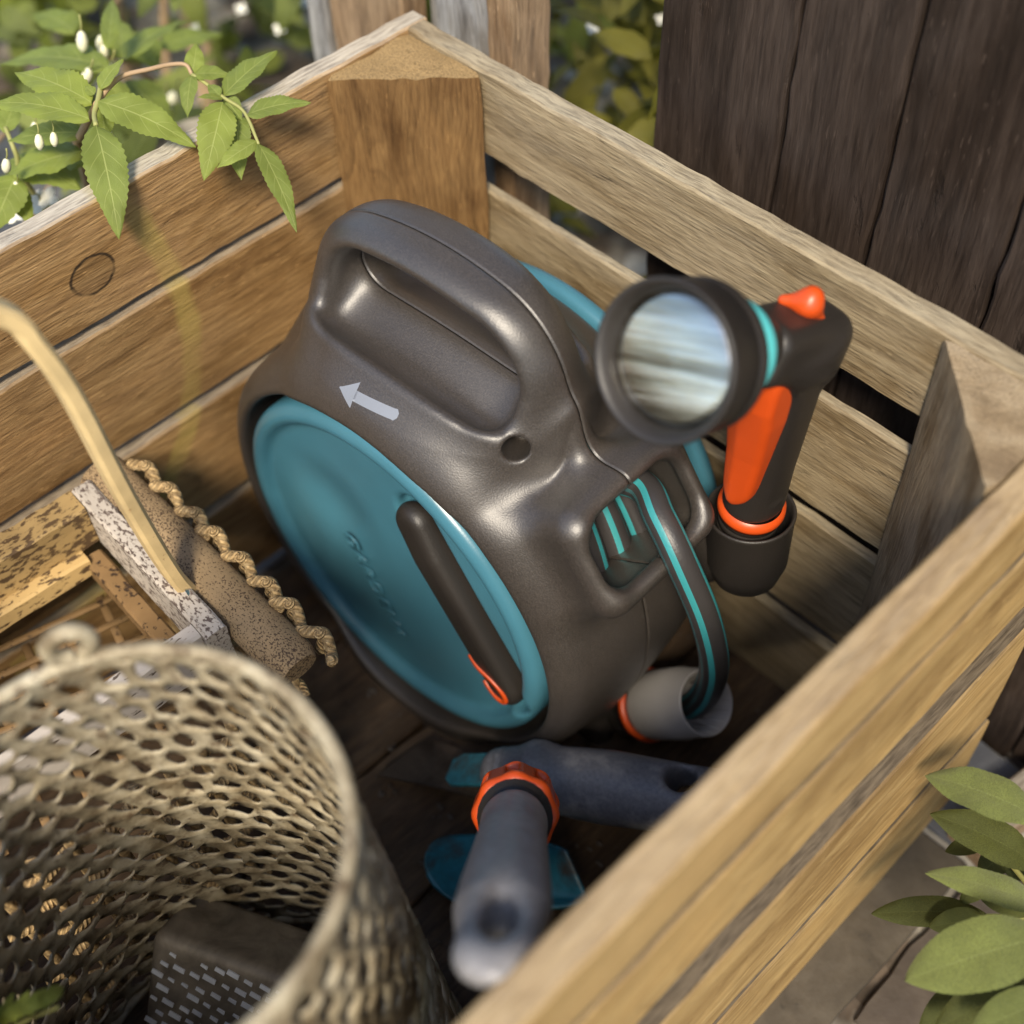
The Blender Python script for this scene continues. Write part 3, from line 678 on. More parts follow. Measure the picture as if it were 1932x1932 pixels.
# teal crank disc
SA, SB = np.array([0.025, 0.064]), np.array([0.0835, -0.0235])      # crank slot ends (x, z)
def seg2(x, z, a, b):
    ba = b-a; t = np.clip(((x-a[0])*ba[0]+(z-a[1])*ba[1])/(ba@ba), 0, 1)
    return np.hypot(x-a[0]-t*ba[0], z-a[1]-t*ba[1])
def disc(x, y, z):
    r = np.hypot(x, z)
    d = smax(r-0.1040, np.abs(y+0.044)-0.0125, 0.008)
    dish = smax(r-0.0925, y+0.0515-0.0014*(r/0.09)**2, 0.005)        # shallow dished face
    d = smax(d, -dish, 0.006)
    slot = smax(seg2(x, z, SA, SB)-0.0128, y+0.0435, 0.003); d = smax(d, -slot, 0.0035)
    dent = np.sqrt(((x+0.040)/0.020)**2+((z-0.020)/0.020)**2+((y+0.0560)/0.0085)**2)-1
    d = smax(d, -dent*0.008, 0.010)
    return d
V, F = sdf_mesh(disc, (-0.108, -0.060, -0.108), (0.108, -0.029, 0.108), 0.0013)
dsk = part('crank_disc', rl(V), F, M['teal'], reel, world=False)
def text_mesh(name, s, size, ext, mat, shear=0.0, spacing=1.0):
    cu = bpy.data.curves.new(name, 'FONT'); cu.body = s; cu.size = size; cu.extrude = ext; cu.shear = shear; cu.align_x = 'CENTER'; cu.align_y = 'CENTER'
    cu.bevel_depth = 0.00025; cu.space_character = spacing; cu.resolution_u = 3
    tmp = bpy.data.objects.new('tmp', cu); COL.objects.link(tmp); bpy.context.view_layer.update()
    me = bpy.data.meshes.new_from_object(tmp.evaluated_get(bpy.context.evaluated_depsgraph_get()))
    bpy.data.objects.remove(tmp); bpy.data.curves.remove(cu); me.name = name; me.materials.clear(); me.materials.append(mat); return me
tm = text_mesh('lettering', 'GARDENA', 0.0145, 0.00012, M['teal'], 0.25, 1.12)
ta = math.atan2(-0.081, 0.041)
o = ob('lettering', tm, dsk); o.matrix_parent_inverse = Matrix()
o.location = (-0.0155, -0.0527, ZC-0.0245); o.rotation_euler = (math.pi/2, -ta, 0)
# folding crank lever in its slot
u_ = (SB-SA)/np.linalg.norm(SB-SA)
def crank(x, y, z):
    s = (x-SA[0])*u_[0]+(z-SA[1])*u_[1]; L = np.linalg.norm(SB-SA)
    wv = lerp(s, [0, L*0.75, L], [0.0108, 0.0104, 0.0098])
    d = smax(seg2(x, z, SA+u_*0.001, SB-u_*0.003)-wv, np.abs(y+0.0515)-lerp(s, [-0.01, 0.006, 0.02, L], [0.006, 0.0072, 0.0085, 0.0080]), 0.007)
    return d
V, F = sdf_mesh(crank, (0.008, -0.064, -0.040), (0.100, -0.038, 0.082), 0.0011)
crk = part('crank_lever', rl(V), F, M['dark_plastic'], reel, world=False)
pv = np.array([-u_[1], u_[0]])
P = [SB+u_*a_+pv*b_ for a_, b_ in ((-0.026, -0.0095), (-0.020, -0.0050), (-0.013, 0.0008), (-0.006, 0.0042), (-0.0005, 0.0038), (0.0015, 0.0002), (-0.0005, -0.0040), (-0.005, -0.0078), (-0.009, -0.0098))]
P3 = np.array([(p[0], -0.0594+0.0016*max(0, abs(b_)-0.0055)/0.004, p[1]) for p, b_ in zip(P, (-0.0095, -0.005, 0.0008, 0.0042, 0.0038, 0.0002, -0.004, -0.0078, -0.0098))])
V, F = strip(spline(P3, 60), (0, 1, 0), 0.0022, 0.0026)
part('pull_loop', rl(V), F, M['orange'], crk, world=False)
# direction arrow printed on the slope above the disc
def on_front(x, z):
    return REEL_BVH.ray_cast(Vector((x, -0.09, z)), Vector((0, 1, 0)))[0].y
a0, a1 = np.array([0.018, 0.1275]), np.array([-0.0165, 0.1245])        # tail, tip (x, z)
ad = (a1-a0)/np.linalg.norm(a1-a0); ap = np.array([-ad[1], ad[0]]); AL = np.linalg.norm(a1-a0)
def arrow_pt(s, t_): q = a0+ad*s+ap*t_; return (q[0], on_front(q[0], q[1])-0.00106, q[1])
V = []; F = []
ss = np.linspace(0, AL, 26)
def halfw(s):
    if s < 0.002: return 0.0018*math.sqrt(max(0, 1-((0.002-s)/0.0021)**2))+0.0002
    if s < AL*0.72: return 0.0018
    return max(0.0002, 0.0046*(AL-s)/(AL*0.28))
ss = sorted(list(ss)+[AL*0.7201, AL*0.7199])
for s in ss:
    for t_ in np.linspace(-1, 1, 5): V.append(arrow_pt(s, t_*halfw(s)))
for i in range(len(ss)-1):
    for j in range(4): F.append((i*5+j, (i+1)*5+j, (i+1)*5+j+1, i*5+j+1))
ar = part('direction_arrow', rl(V), F, M['arrow'], reel, world=False)
# back flange of the drum
V, F = lathe([(0.0, 0.070), (0.1045, 0.070), (0.1095, 0.0715), (0.1110, 0.0745), (0.1105, 0.0790), (0.1080, 0.0805), (0.1030, 0.0795), (0.0995, 0.0770), (0.0, 0.0765)], 96)
V = np.c_[V[:, 0], V[:, 2], -V[:, 1]]
part('back_disc', rl(V), F, M['teal'], reel, world=False)
V, F = lathe([(0.1000, 0.050), (0.1000, 0.0705)], 96); V = np.c_[V[:, 0], V[:, 2], -V[:, 1]]
part('drum_core', rl(V), F, M['dark_plastic'], reel, world=False)
# coils on the drum, seen through the outlet
HR = 0.0083
for i, (yc, rc, tw) in enumerate([(-0.026, 0.0965, 0.0), (-0.0092, 0.0975, 0.7), (0.0076, 0.0968, 1.3), (0.0244, 0.0972, 0.3), (0.041, 0.097, 1.0)]):
    a = np.linspace(0, 2*np.pi, 73)
    P = np.stack([rc*np.cos(a), yc+0.004*np.sin(a+i), rc*np.sin(a)], 1)
    V, F, uv = tube(P, HR, 14, False, twist=0.02)
    part('hose_coil', rl(V), F, M['hose'], reel, world=False, uv=uv)
for i, (yc, rc, tl_) in enumerate([(-0.0225, 0.1100, 0.10), (-0.0065, 0.1110, 0.16), (0.0090, 0.1105, 0.08), (0.0245, 0.1100, 0.0)]):
    a = np.radians(np.linspace(12, 60, 26)); P = np.stack([rc*np.cos(a), yc+tl_*(a-0.62)*0.1, rc*np.sin(a)], 1)
    V, F, uv = tube(P, 0.0072, 14, False, twist=0.01); part('hose_coil', rl(V), F, M['hose'], reel, world=False, uv=[(u+0.11*i, v) for u, v in uv])
# the free hose end, world points -> root frame
def w2r(P):
    P = np.asarray(P, float)-np.array([RO[0], RO[1], 0]); c, s = math.cos(-RYAW), math.sin(-RYAW)
    return np.c_[P[:, 0]*c-P[:, 1]*s, P[:, 0]*s+P[:, 1]*c, P[:, 2]]
hp = [(0.190, -0.090, 0.196), (0.2080, -0.094, 0.2080), at(1206, 914, 0.592), at(1246, 980, 0.580), at(1286, 1062, 0.581), at(1328, 1160, 0.600), at(1347, 1245, 0.634), at(1338, 1296, 0.668), at(1316, 1325, 0.692), at(1290, 1336, 0.706)]
V, F, uv = tube(spline(hp, 90), 0.0073, 24, True, twist=0.006)
uvn = [(u+0.02, v) for u, v in uv]
part('hose', w2r(V), F, M['hose'], reel, world=False, uv=uvn)
# tap connector lying at the end of the hose
cm = at(1334, 1325, 0.678); cb = np.array([0.2385, -0.0815, 0.0225]); cdir = cm-cb; cl = np.linalg.norm(cdir); cdir /= cl
V, F = lathe([(0.0, 0.002), (0.0120, 0.0), (0.0172, 0.002), (0.0180, 0.006), (0.0178, 0.016), (0.0190, 0.0163), (0.0192, 0.0195), (0.0178, 0.020), (0.0172, 0.022)], 48)
con = part('tap_connector', w2r(orient(V, cb, cdir)), F, M['dark_plastic'], reel, world=False)
V, F = lathe([(0.0180, 0.0168), (0.0198, 0.0172), (0.0203, 0.0190), (0.0198, 0.0206), (0.0178, 0.0210)], 48)
part('orange_ring', w2r(orient(V, cb, cdir)), F, M['orange'], con, world=False)
z1 = cl
V, F = lathe([(0.0165, 0.0215), (0.0182, 0.0225), (0.0190, 0.025), (0.0192, z1-0.018), (0.0187, z1-0.0175), (0.0176, z1-0.001), (0.0170, z1), (0.0160, z1-0.0005), (0.0142, z1-0.010), (0.0125, z1-0.022), (0.0, z1-0.024)], 64)
part('grey_collar', w2r(orient(V, cb, cdir)), F, M['grey_pl'], con, world=False)
for k in range(18):
    a = 2*math.pi*k/18; q = np.array([[math.cos(a), math.sin(a)]])
    P = np.array([[0.0160*math.cos(a), 0.0160*math.sin(a), z1-0.0012], [0.0136*math.cos(a), 0.0136*math.sin(a), z1-0.010], [0.0122*math.cos(a), 0.0122*math.sin(a), z1-0.0205]])
    V, F, _ = tube(P, 0.0006, 6)
    part('rib', w2r(orient(V, cb, cdir)), F, M['grey_pl'], con, world=False)
# cup that holds the spray gun
GC = at(1424, 985, 0.618)        # centre of the gun's lower end
cup_t = at(1417, 962, 0.613); cup_b = cup_t+np.array([0.004, -0.001, -0.050])
cdz = cup_t-cup_b; Lc = np.linalg.norm(cdz)
V, F = lathe([(0.0, 0.0), (0.010, 0.0005), (0.0160, 0.006), (0.0195, 0.018), (0.0205, Lc-0.002), (0.0210, Lc-0.0005), (0.0204, Lc+0.0008), (0.0192, Lc), (0.0184, Lc-0.006), (0.0180, 0.02), (0.0, 0.018)], 56)
cup = part('gun_holder', w2r(orient(V, cup_b, cdz)), F, M['dark_plastic'], reel, world=False)
def br(x, y, z): return smin(capsule(x, y, z, (0.235, -0.052, 0.135), cup_b+np.array([-0.010, 0, 0.030]), 0.013, 0.012), capsule(x, y, z, (0.225, -0.05, 0.10), cup_b+np.array([-0.008, 0, 0.012]), 0.010, 0.009), 0.015)
V, F = sdf_mesh(br, (0.205, -0.075, 0.075), (0.290, -0.02, 0.175), 0.002)
part('holder_bracket', w2r(V), F, M['dark_plastic'], reel, world=False)
# ------------------------------------------------------------------ spray gun standing in the holder
Hb = at(1419, 950, 0.607); Ht = at(1506, 640, 0.522); Hc = at(1250, 684, 0.450); Br = at(1546, 622, 0.532)
gun = empty('spray_gun', tuple(Hb), 'dark grey spray gun with round steel nozzle face and orange trigger in the reel holder', 'spray gun')
ga = Hc-Br; ga /= np.linalg.norm(ga)                       # towards the nozzle
gh = Ht-Hb; HL = np.linalg.norm(gh); gh /= HL               # up the grip
gs = np.cross(gh, ga); gs /= np.linalg.norm(gs); gf = np.cross(gs, gh)   # side, front of the grip
def loc(x, y, z, o, a, b, c):
    dx, dy, dz = x-o[0], y-o[1], z-o[2]
    return dx*a[0]+dy*a[1]+dz*a[2], dx*b[0]+dy*b[1]+dz*b[2], dx*c[0]+dy*c[1]+dz*c[2]
gup = np.cross(ga, gs); gup = gup if gup[2] > 0 else -gup
def gun_body(x, y, z):
    u, v, w_ = loc(x, y, z, Hb, gs, gf, gh)
    grip = smax(np.hypot(u/1.0, v/1.12)-lerp(w_, [0, 0.03, 0.08, HL], [0.0138, 0.0132, 0.0140, 0.0150]), np.abs(w_-HL/2-0.002)-HL/2, 0.004)
    p, q, s_ = loc(x, y, z, Ht+ga*0.004, gs, gup, ga)
    blk = smax(rbox2(p, q, lerp(s_, [-0.035, -0.01, 0.03], [0.0110, 0.0142, 0.0138]), lerp(s_, [-0.04, -0.015, 0.02], [0.010, 0.0138, 0.0132]), 0.008), np.abs(s_-0.006)-0.026, 0.006)
    d = smin(grip, blk, 0.012)
    pan = rbox2(w_-HL*0.52, v-0.001, 0.040, 0.008, 0.003)    # sunk grip panel on the side
    return smax(d, -smax(pan, 0.0125-np.abs(u), 0.002), 0.002)
allp = np.array([Hb, Ht, Br, Ht+ga*0.04])
V, F = sdf_mesh(gun_body, allp.min(0)-0.028, allp.max(0)+0.028, 0.0015)
gb = part('body', V, F, M['dark_plastic'], gun)
Ld = np.linalg.norm(Hc-Ht); hz = lambda d: d                # distances measured back from the face
prof = [(0.0110, -0.062), (0.0128, -0.045), (0.0135, -0.036), (0.0190, -0.0300), (0.0238, -0.0250), (0.0252, -0.0235), (0.0254, -0.0190), (0.0246, -0.0185), (0.0250, -0.0180), (0.0262, -0.0030), (0.0266, -0.0008), (0.0262, 0.0006), (0.0256, 0.0008), (0.0240, -0.0006), (0.0226, -0.0040), (0.0220, -0.0090)]
prof = [(r_*1.09, z_) for r_, z_ in prof]
V, F = lathe(prof, 96); nh = part('nozzle_head', orient(V, Hc, ga, gs), F, M['dark_plastic'], gun)
V, F = lathe([(0.0, -0.0046), (0.010, -0.0048), (0.0208, -0.0053), (0.0232, -0.0058), (0.0242, -0.0068)], 96)
part('nozzle_plate', orient(V, Hc, ga, gs), F, M['steel'], gun)
for k in range(14):
    a = 2*math.pi*k/14
    P = np.array([[0.0274*math.cos(a), 0.0274*math.sin(a), -0.0172], [0.0284*math.cos(a), 0.0284*math.sin(a), -0.006]])
    V, F, _ = tube(spline(P, 5), [0.0004, 0.0011, 0.0013, 0.0011, 0.0004], 8); part('grip_rib', orient(V, Hc, ga, gs), F, M['dark_plastic'], nh)
V, F = lathe([(0.0120, -0.0460), (0.0180, -0.0455), (0.0196, -0.0430), (0.0196, -0.0390), (0.0182, -0.0365), (0.0120, -0.0355)], 64)
part('accent_ring', orient(V, Hc, ga, gs), F, M['teal_l'], gun)
def trig(x, y, z):
    u, v, w_ = loc(x, y, z, Hb, gs, gf, gh)
    hw = lerp(w_, [0.012, 0.03, 0.075, 0.11], [0.0058, 0.0078, 0.0108, 0.0106])
    d2 = smax(np.abs(u)-hw, np.abs(w_-0.062)-0.049, 0.013)
    f0 = lerp(w_, [0.01, 0.05, 0.085, 0.115], [0.0195, 0.0225, 0.0275, 0.0260])
    return smax(d2, smax(v+0.28*np.abs(u+0.002)-f0, 0.008-v, 0.003), 0.0035)
V, F = sdf_mesh(trig, Hb+np.array([-0.045, -0.045, -0.01]), Hb+np.array([0.045, 0.03, 0.125]), 0.0013)
part('trigger', V, F, M['orange'], gun)
la, lb, lk = at(1478, 566, 0.508), at(1552, 612, 0.515), at(1526, 572, 0.506)
def lever(x, y, z): return smin(smin(capsule(x, y, z, la, lk, 0.0022, 0.0045), capsule(x, y, z, lk, lb, 0.0045, 0.0016), 0.004), capsule(x, y, z, lk, lk+gup*0.0030, 0.0042, 0.0036), 0.004)
V, F = sdf_mesh(lever, np.minimum(la, lb)-0.014, np.maximum(la, lb)+0.016, 0.0011)
part('flow_lever', V, F, M['orange'], gun)
V, F = lathe([(0.0120, -0.004), (0.0150, -0.0045), (0.0158, -0.002), (0.0155, 0.001), (0.0138, 0.0022)], 56)
part('orange_ring', orient(V, Hb, gh, gs), F, M['orange'], gun)
V, F = lathe([(0.0, -0.020), (0.0125, -0.020), (0.0138, -0.018), (0.0142, -0.013), (0.0135, -0.0125), (0.0142, -0.012), (0.0142, -0.0085), (0.0135, -0.008), (0.0142, -0.0075), (0.0140, -0.003), (0.0120, -0.002)], 56)
part('connector', orient(V, Hb, gh, gs), F, M['dark_plastic'], gun)
tmg = text_mesh('lettering', 'GARDENA', 0.0062, 0.0002, M['grey_pl'], 0.2, 1.05)
o = ob('lettering', tmg, gun); tp = Ht-gh*0.013-gs*0.0152+gf*0.001
cx = -gf; cz = -gs; cx = gf if (np.cross(gh, -gs) @ gf) > 0 else -gf
mx = np.cross(gh, cz); R3 = Matrix(((mx[0], gh[0], cz[0]), (mx[1], gh[1], cz[1]), (mx[2], gh[2], cz[2])))
o.matrix_local = Matrix.Translation(Vector(tp-Hb)) @ R3.to_4x4()

# ------------------------------------------------------------------ trowel lying on the crate floor
ta_, tb_, tn = at(930, 1452, 0.672), at(1275, 1505, 0.640), at(868, 1453, 0.690)
tw_ = at(1420, 1462, 0.640)
trowel = empty('hand_trowel', (0.22, -0.17, 0.0), 'hand trowel lying flat with thick grey blue grip and riveted teal neck', 'trowel')
tax = tb_-ta_; TL = np.linalg.norm(tax); tax /= TL; tup = np.array([0, 0, 1.0]); tup = tup-tax*(tup@tax); tup /= np.linalg.norm(tup); tsd = np.cross(tup, tax)
def grip(x, y, z):
    s, v, q = loc(x, y, z, ta_, tax, tsd, tup)
    r = lerp(s, [-0.004, 0.004, 0.012, 0.020, 0.026, 0.034, 0.060, 0.085, 0.115, 0.135], [0.0115, 0.0125, 0.0140, 0.0185, 0.0188, 0.0170, 0.0185, 0.0175, 0.0165, 0.0110])
    d = smax(np.hypot(v, q*1.05)-r, np.abs(s-0.064)-0.070, 0.012)
    g = np.abs(np.mod(s+0.0002, 0.0045)-0.00225)-0.0005
    d = smax(d, -smax(smax(g, s-0.010, 0.001), -(np.hypot(v, q*1.05)-r+0.0010), 0.001), 0.001)
    hole = np.hypot(s-0.098, v-0.004)-0.0075
    return smax(d, -hole, 0.005)*0.9
lo = np.minimum(ta_, ta_+tax*0.135)-0.024; hi = np.maximum(ta_, ta_+tax*0.135)+0.024
V, F = sdf_mesh(grip, lo, hi, 0.0016); part('grip', V, F, M['grip'], trowel)
nk = np.linspace(0, 1, 7)[:, None]; P = ta_+(tn-ta_)*nk*1.28
V, F = strip(P, tsd, [0.0185]*6+[0.012], 0.0032); neck = part('neck', V, F, M['teal_metal'], trowel); auto_smooth(neck, 30)
rv, rf = lathe([(0.0, 0.0014), (0.0014, 0.0011), (0.0024, 0.0002), (0.0025, -0.001)], 16)
for f_ in (0.80, 1.12): part('rivet', orient(rv, ta_+(tn-ta_)*f_+tup*0.0018, tup), rf, M['rivet'], neck)
bl = [at(903, 1482, 0.690), at(820, 1474, 0.702), at(712, 1464, 0.722), at(735, 1440, 0.735), at(810, 1392, 0.745), at(905, 1425, 0.715)]
bt = [np.array(p) for p in bl]; c_ = sum(bt)/len(bt)
for p in bt: p[2] = max(0.006, min(p[2], 0.022))
nn_ = len(bt); top_ = [p+np.array([0, 0, 0.0010]) for p in bt]; bot_ = [p-np.array([0, 0, 0.0010]) for p in bt]
V = top_+bot_; F = [tuple(range(nn_))[::-1], tuple(range(nn_, 2*nn_))]+[(i, (i+1) % nn_, nn_+(i+1) % nn_, nn_+i) for i in range(nn_)]
part('blade', V, F, M['earth_metal'], trowel, smooth=False)

# ------------------------------------------------------------------ hand hoe leaning up towards the rim
he, hc_ = at(937, 1800, 0.385), at(972, 1538, 0.560)
hoe = empty('hand_hoe', (0.27, -0.20, 0.0), 'upright hand hoe with grey hanging-hole grip, orange collar and dirty teal blade', 'hoe')
hax = he-hc_; HHL = np.linalg.norm(hax); hax /= HHL; hs = _r-hax*(_r@hax); hs /= np.linalg.norm(hs); hn = np.cross(hax, hs)
def hgrip(x, y, z):
    s, v, q = loc(x, y, z, hc_, hax, hs, hn)
    r = lerp(s, [0.0, 0.012, 0.03, 0.07, 0.11, 0.135, 0.16], [0.0135, 0.0140, 0.0135, 0.0145, 0.0158, 0.0160, 0.0130])
    d = smax(np.hypot(v, q*lerp(s, [0, 0.05, 0.1, 0.15], [1.0, 1.05, 1.25, 1.5]))-r, np.abs(s-HHL/2-0.008)-HHL/2-0.014, 0.024)
    hole = (np.sqrt(((s-HHL*0.90)/0.0200)**2+(v/0.0058)**2)-1)*0.0058
    return smax(d, -hole, 0.007)*0.85
lo = np.minimum(hc_, he)-0.045; hi = np.maximum(hc_, he)+0.045
V, F = sdf_mesh(hgrip, lo, hi, 0.0021); part('grip', V, F, M['grip_l'], hoe)
def collar(x, y, z):
    s, v, q = loc(x, y, z, hc_, hax, hs, hn); rr = np.hypot(v, q); a = np.arctan2(q, v)
    d = smax(rr-0.0182-0.0006*np.cos(a*8), np.abs(s+0.0115)-0.0135, 0.004)
    sl_ = smax(np.abs(np.mod(a+0.30, math.pi/4)-math.pi/8)*rr-0.0030, np.abs(s+0.0120)-0.0085, 0.001)
    d = smax(d, -smax(sl_, 0.0154-rr, 0.001), 0.001)
    return smax(d, -(rr-0.0120), 0.002)
V, F = sdf_mesh(collar, hc_-0.034, hc_+0.034, 0.0013); part('collar', V, F, M['orange'], hoe)
V, F, _ = tube(spline([hc_+hax*0.004, hc_-hax*0.020, hc_-hax*0.045], 12), np.linspace(0.0160, 0.0085, 12), 24); part('ferrule', V, F, M['dark_plastic'], hoe)
# curved blade: a sheet spanned between four picture corners resting on the floor
c00, c10, c11, c01 = at(768, 1592, 0.675), at(1062, 1590, 0.665), at(1118, 1712, 0.660), at(850, 1722, 0.655)
nu, nv = 30, 18; G = []
bn = np.cross(c10-c00, c01-c00); bn /= np.linalg.norm(bn); bn = bn if bn@_f < 0 else -bn
for j in range(nv+1):
    for i in range(nu+1):
        a, b = i/nu, j/nv; kk = max(0.0, (0.30-a)/0.30, (a-0.80)/0.20*0.6); b = 0.55+(b-0.55)*math.sqrt(max(0.02, 1-kk*kk))
        p = (1-a)*(1-b)*c00+a*(1-b)*c10+a*b*c11+(1-a)*b*c01
        edge = (4*a*(1-a)); p = p-bn*0.022*edge*(0.35+0.65*(1-b))
        p = p+(c00-c01)/np.linalg.norm(c00-c01)*0.013*edge*(1-b)      # rounded shoulder
        p = p+bn*0.007*np.exp(-((b-1)/0.10)**2)                        # turned lip
        G.append(p)
F = [(j*(nu+1)+i, j*(nu+1)+i+1, (j+1)*(nu+1)+i+1, (j+1)*(nu+1)+i) for j in range(nv) for i in range(nu)]
bo = part('blade', G, F, M['teal_metal'], hoe); so = bo.modifiers.new('s', 'SOLIDIFY'); so.thickness = 0.0018; so.offset = 0
bc = (c00+c10+c11+c01)/4
V, F, _ = tube(spline([hc_-hax*0.040, (hc_-hax*0.062+bc)/2+bn*0.004, bc-bn*0.010], 14), 0.0055, 14); part('shank', V, F, M['teal_metal'], hoe)

# ------------------------------------------------------------------ expanded-metal basket
WC = np.array([0.264, -0.352]); ZR = 0.298; R0, R1 = 0.0960, 0.0700
wb = empty('wire_basket', (WC[0], WC[1], 0.0), 'round weathered expanded metal basket with rolled rim and hanging eye', 'wire basket')
NC = 36; ZB = 0.004; NRW = 21; dyv = (ZR-ZB)/NRW
def cyl(a, z):
    t_ = (z-ZB)/(ZR-ZB); R = R0+(R1-R0)*t_; return R, t_
V = []; F = []; key = {}
def vert(u, z, off=0.0):
    z = min(max(z, ZB), ZR+0.001)
    u = round(u % NC, 4); k_ = (round(u, 3), round(z, 6), round(off, 5))
    if k_ in key: return key[k_]
    R, t_ = cyl(0, z); a = 2*math.pi*u/NC; jit = 0.0006*math.sin(u*12.9+z*4231.0)
    V.append((WC[0]+(R+off+jit)*math.cos(a), WC[1]+(R+off+jit)*math.sin(a), z)); key[k_] = len(V)-1; return len(V)-1
for j in range(NRW+1):
    z = ZB+j*dyv
    for i in range(NC):
        uc = i+0.5*(j % 2)
        cor = [(0, 2/3), (0.25, 0.5), (0.5, 1/3), (0.5, 0), (0.5, -1/3), (0.25, -0.5), (0, -2/3), (-0.25, -0.5), (-0.5, -1/3), (-0.5, 0), (-0.5, 1/3), (-0.25, 0.5)]
        o_i = [vert(uc+a, z+b*dyv) for a, b in cor]; i_i = []
        for m_, (a, b) in enumerate(cor):
            th = math.atan2(b, a*1.0); ra = 0.275+0.075*math.sin(i*7.7+j*3.1); rb = 0.370+0.09*math.sin(i*5.1+j*9.7)
            ang = math.pi/2-m_*math.pi/6
            a2 = ra*math.cos(ang)*(1+0.25*math.cos(2*ang+i))+0.16*math.sin(ang)+0.05*math.sin(i*3.3+j*5.9); b2 = rb*math.sin(ang)*(1+0.18*math.cos(3*ang+j))
            i_i.append(vert(uc+a2, z+b2*dyv, 0.0005*math.sin(ang)))
        for m_ in range(12): F.append((o_i[m_], o_i[(m_+1) % 12], i_i[(m_+1) % 12], i_i[m_]))
mw = part('mesh_wall', V, F, M['wire'], wb); so = mw.modifiers.new('s', 'SOLIDIFY'); so.thickness = 0.0010; so.offset = 0
a = np.linspace(0, 2*np.pi, 121)
P = np.stack([WC[0]+R1*np.cos(a), WC[1]+R1*np.sin(a), np.full(121, ZR+0.002)], 1); V, F, _ = tube(P, 0.0027, 12, False); part('rim', V, F, M['wire'], wb)
P = np.stack([WC[0]+R0*np.cos(a), WC[1]+R0*np.sin(a), np.full(121, 0.0035)], 1); V, F, _ = tube(P, 0.0025, 10, False); part('base_ring', V, F, M['wire'], wb)
# wire eye standing on the rim
_e = hit(150, 1262, 2, ZR); ea = math.atan2(_e[1]-WC[1], _e[0]-WC[0]); ec = np.array([WC[0]+(R1+0.001)*math.cos(ea), WC[1]+(R1+0.001)*math.sin(ea), ZR+0.0105]); et = np.array([-math.sin(ea), math.cos(ea), 0])
th = np.linspace(0, 2*np.pi*0.93, 40); P = np.array([ec+et*0.0068*math.sin(q)-np.array([0, 0, 1])*0.0068*math.cos(q) for q in th])
V, F, _ = tube(P, 0.0030, 10); part('hanging_eye', V, F, M['wire'], wb)
# dark tin standing inside
tin = empty('metal_tin', (0.222, -0.350, 0.006), 'dull dark square tin with light dapples painted on its side leaning in the wire basket', 'tin', rot=(math.radians(-34), 0, math.radians(26)))
def tinf(x, y, z): return rbox3(x, y, z-0.034, 0.036, 0.020, 0.033, 0.006)
V, F = sdf_mesh(tinf, (-0.042, -0.026, -0.004), (0.042, 0.026, 0.072), 0.002); part('body', V, F, M['tin'], tin, world=False)
DV = []; DF = []  # pale pieces stand in for light dappling through the mesh
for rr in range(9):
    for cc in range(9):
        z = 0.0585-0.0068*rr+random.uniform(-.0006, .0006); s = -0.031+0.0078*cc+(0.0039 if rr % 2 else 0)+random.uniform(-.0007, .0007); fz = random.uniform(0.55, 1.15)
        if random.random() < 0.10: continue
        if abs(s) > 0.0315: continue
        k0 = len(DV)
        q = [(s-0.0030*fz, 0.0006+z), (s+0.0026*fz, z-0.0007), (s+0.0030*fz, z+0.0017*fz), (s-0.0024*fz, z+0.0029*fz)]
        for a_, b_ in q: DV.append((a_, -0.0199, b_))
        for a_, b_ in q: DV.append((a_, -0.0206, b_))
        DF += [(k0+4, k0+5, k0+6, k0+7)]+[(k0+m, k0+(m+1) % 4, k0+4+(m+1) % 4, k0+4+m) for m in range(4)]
pd = part('light_dapples', DV, DF, M['tin_dapple'], tin, smooth=False, world=False); pd['kind'] = 'stuff'

# ------------------------------------------------------------------ bamboo basket with rope edging and bent handle
bk = empty('bamboo_basket', (0.09, -0.33, 0.0), 'mottled bamboo basket with rope laced edge, open lattice and arched cane handle', 'basket')
BL = np.array(bk.location)
zt = 0.180
k1, k2, k3 = hit(150, 912, 2, zt), hit(398, 1182, 2, zt), hit(0, 1428, 2, zt)
def plank(name, a, b, hgt, th, mat, seed, inset=0.0, zoff=0.0):
    a = np.array(a); b = np.array(b); L = np.linalg.norm(b-a); mid = (a+b)/2; ang = math.atan2(b[1]-a[1], b[0]-a[0])
    me = board_mesh(name, L, hgt, th, mat, seed, 0.0003, 0.0012, 0.005)
    return ob(name, me, bk, Vector((mid[0], mid[1], zt-hgt/2+zoff))-bk.location, (0, 0, ang))
dx_ = (k2-k1); dx_ /= np.linalg.norm(dx_); dy_ = np.array([-dx_[1], dx_[0], 0]); dy_ = -dy_
Ey = 0.150
plank('frame_board', k1+dx_*0.001, k2+dx_*0.004, 0.030, 0.0105, M['bamboo_w'], 61)
q3 = k2-dx_*0.0045+dy_*0.0056; plank('frame_board', q3, q3+dy_*Ey, 0.030, 0.0085, M['bamboo_p'], 62, zoff=-0.001)
q1 = k1+dx_*0.006+dy_*0.0056; plank('frame_board', q1, q1+dy_*Ey, 0.026, 0.016, M['bamboo_y'], 63, zoff=-0.002)
plank('frame_board', q1+dy_*(Ey+0.006), q3+dy_*(Ey+0.006), 0.030, 0.010, M['bamboo_w'], 64)
# inner ledges
plank('ledge', k1+dx_*0.016+dy_*0.012, k2-dx_*0.012+dy_*0.012, 0.012, 0.010, M['lattice'], 65, zoff=-0.030)
plank('ledge', q1+dx_*0.010+dy_*0.010, q1+dx_*0.010+dy_*Ey, 0.012, 0.010, M['bamboo_y'], 66, zoff=-0.026)
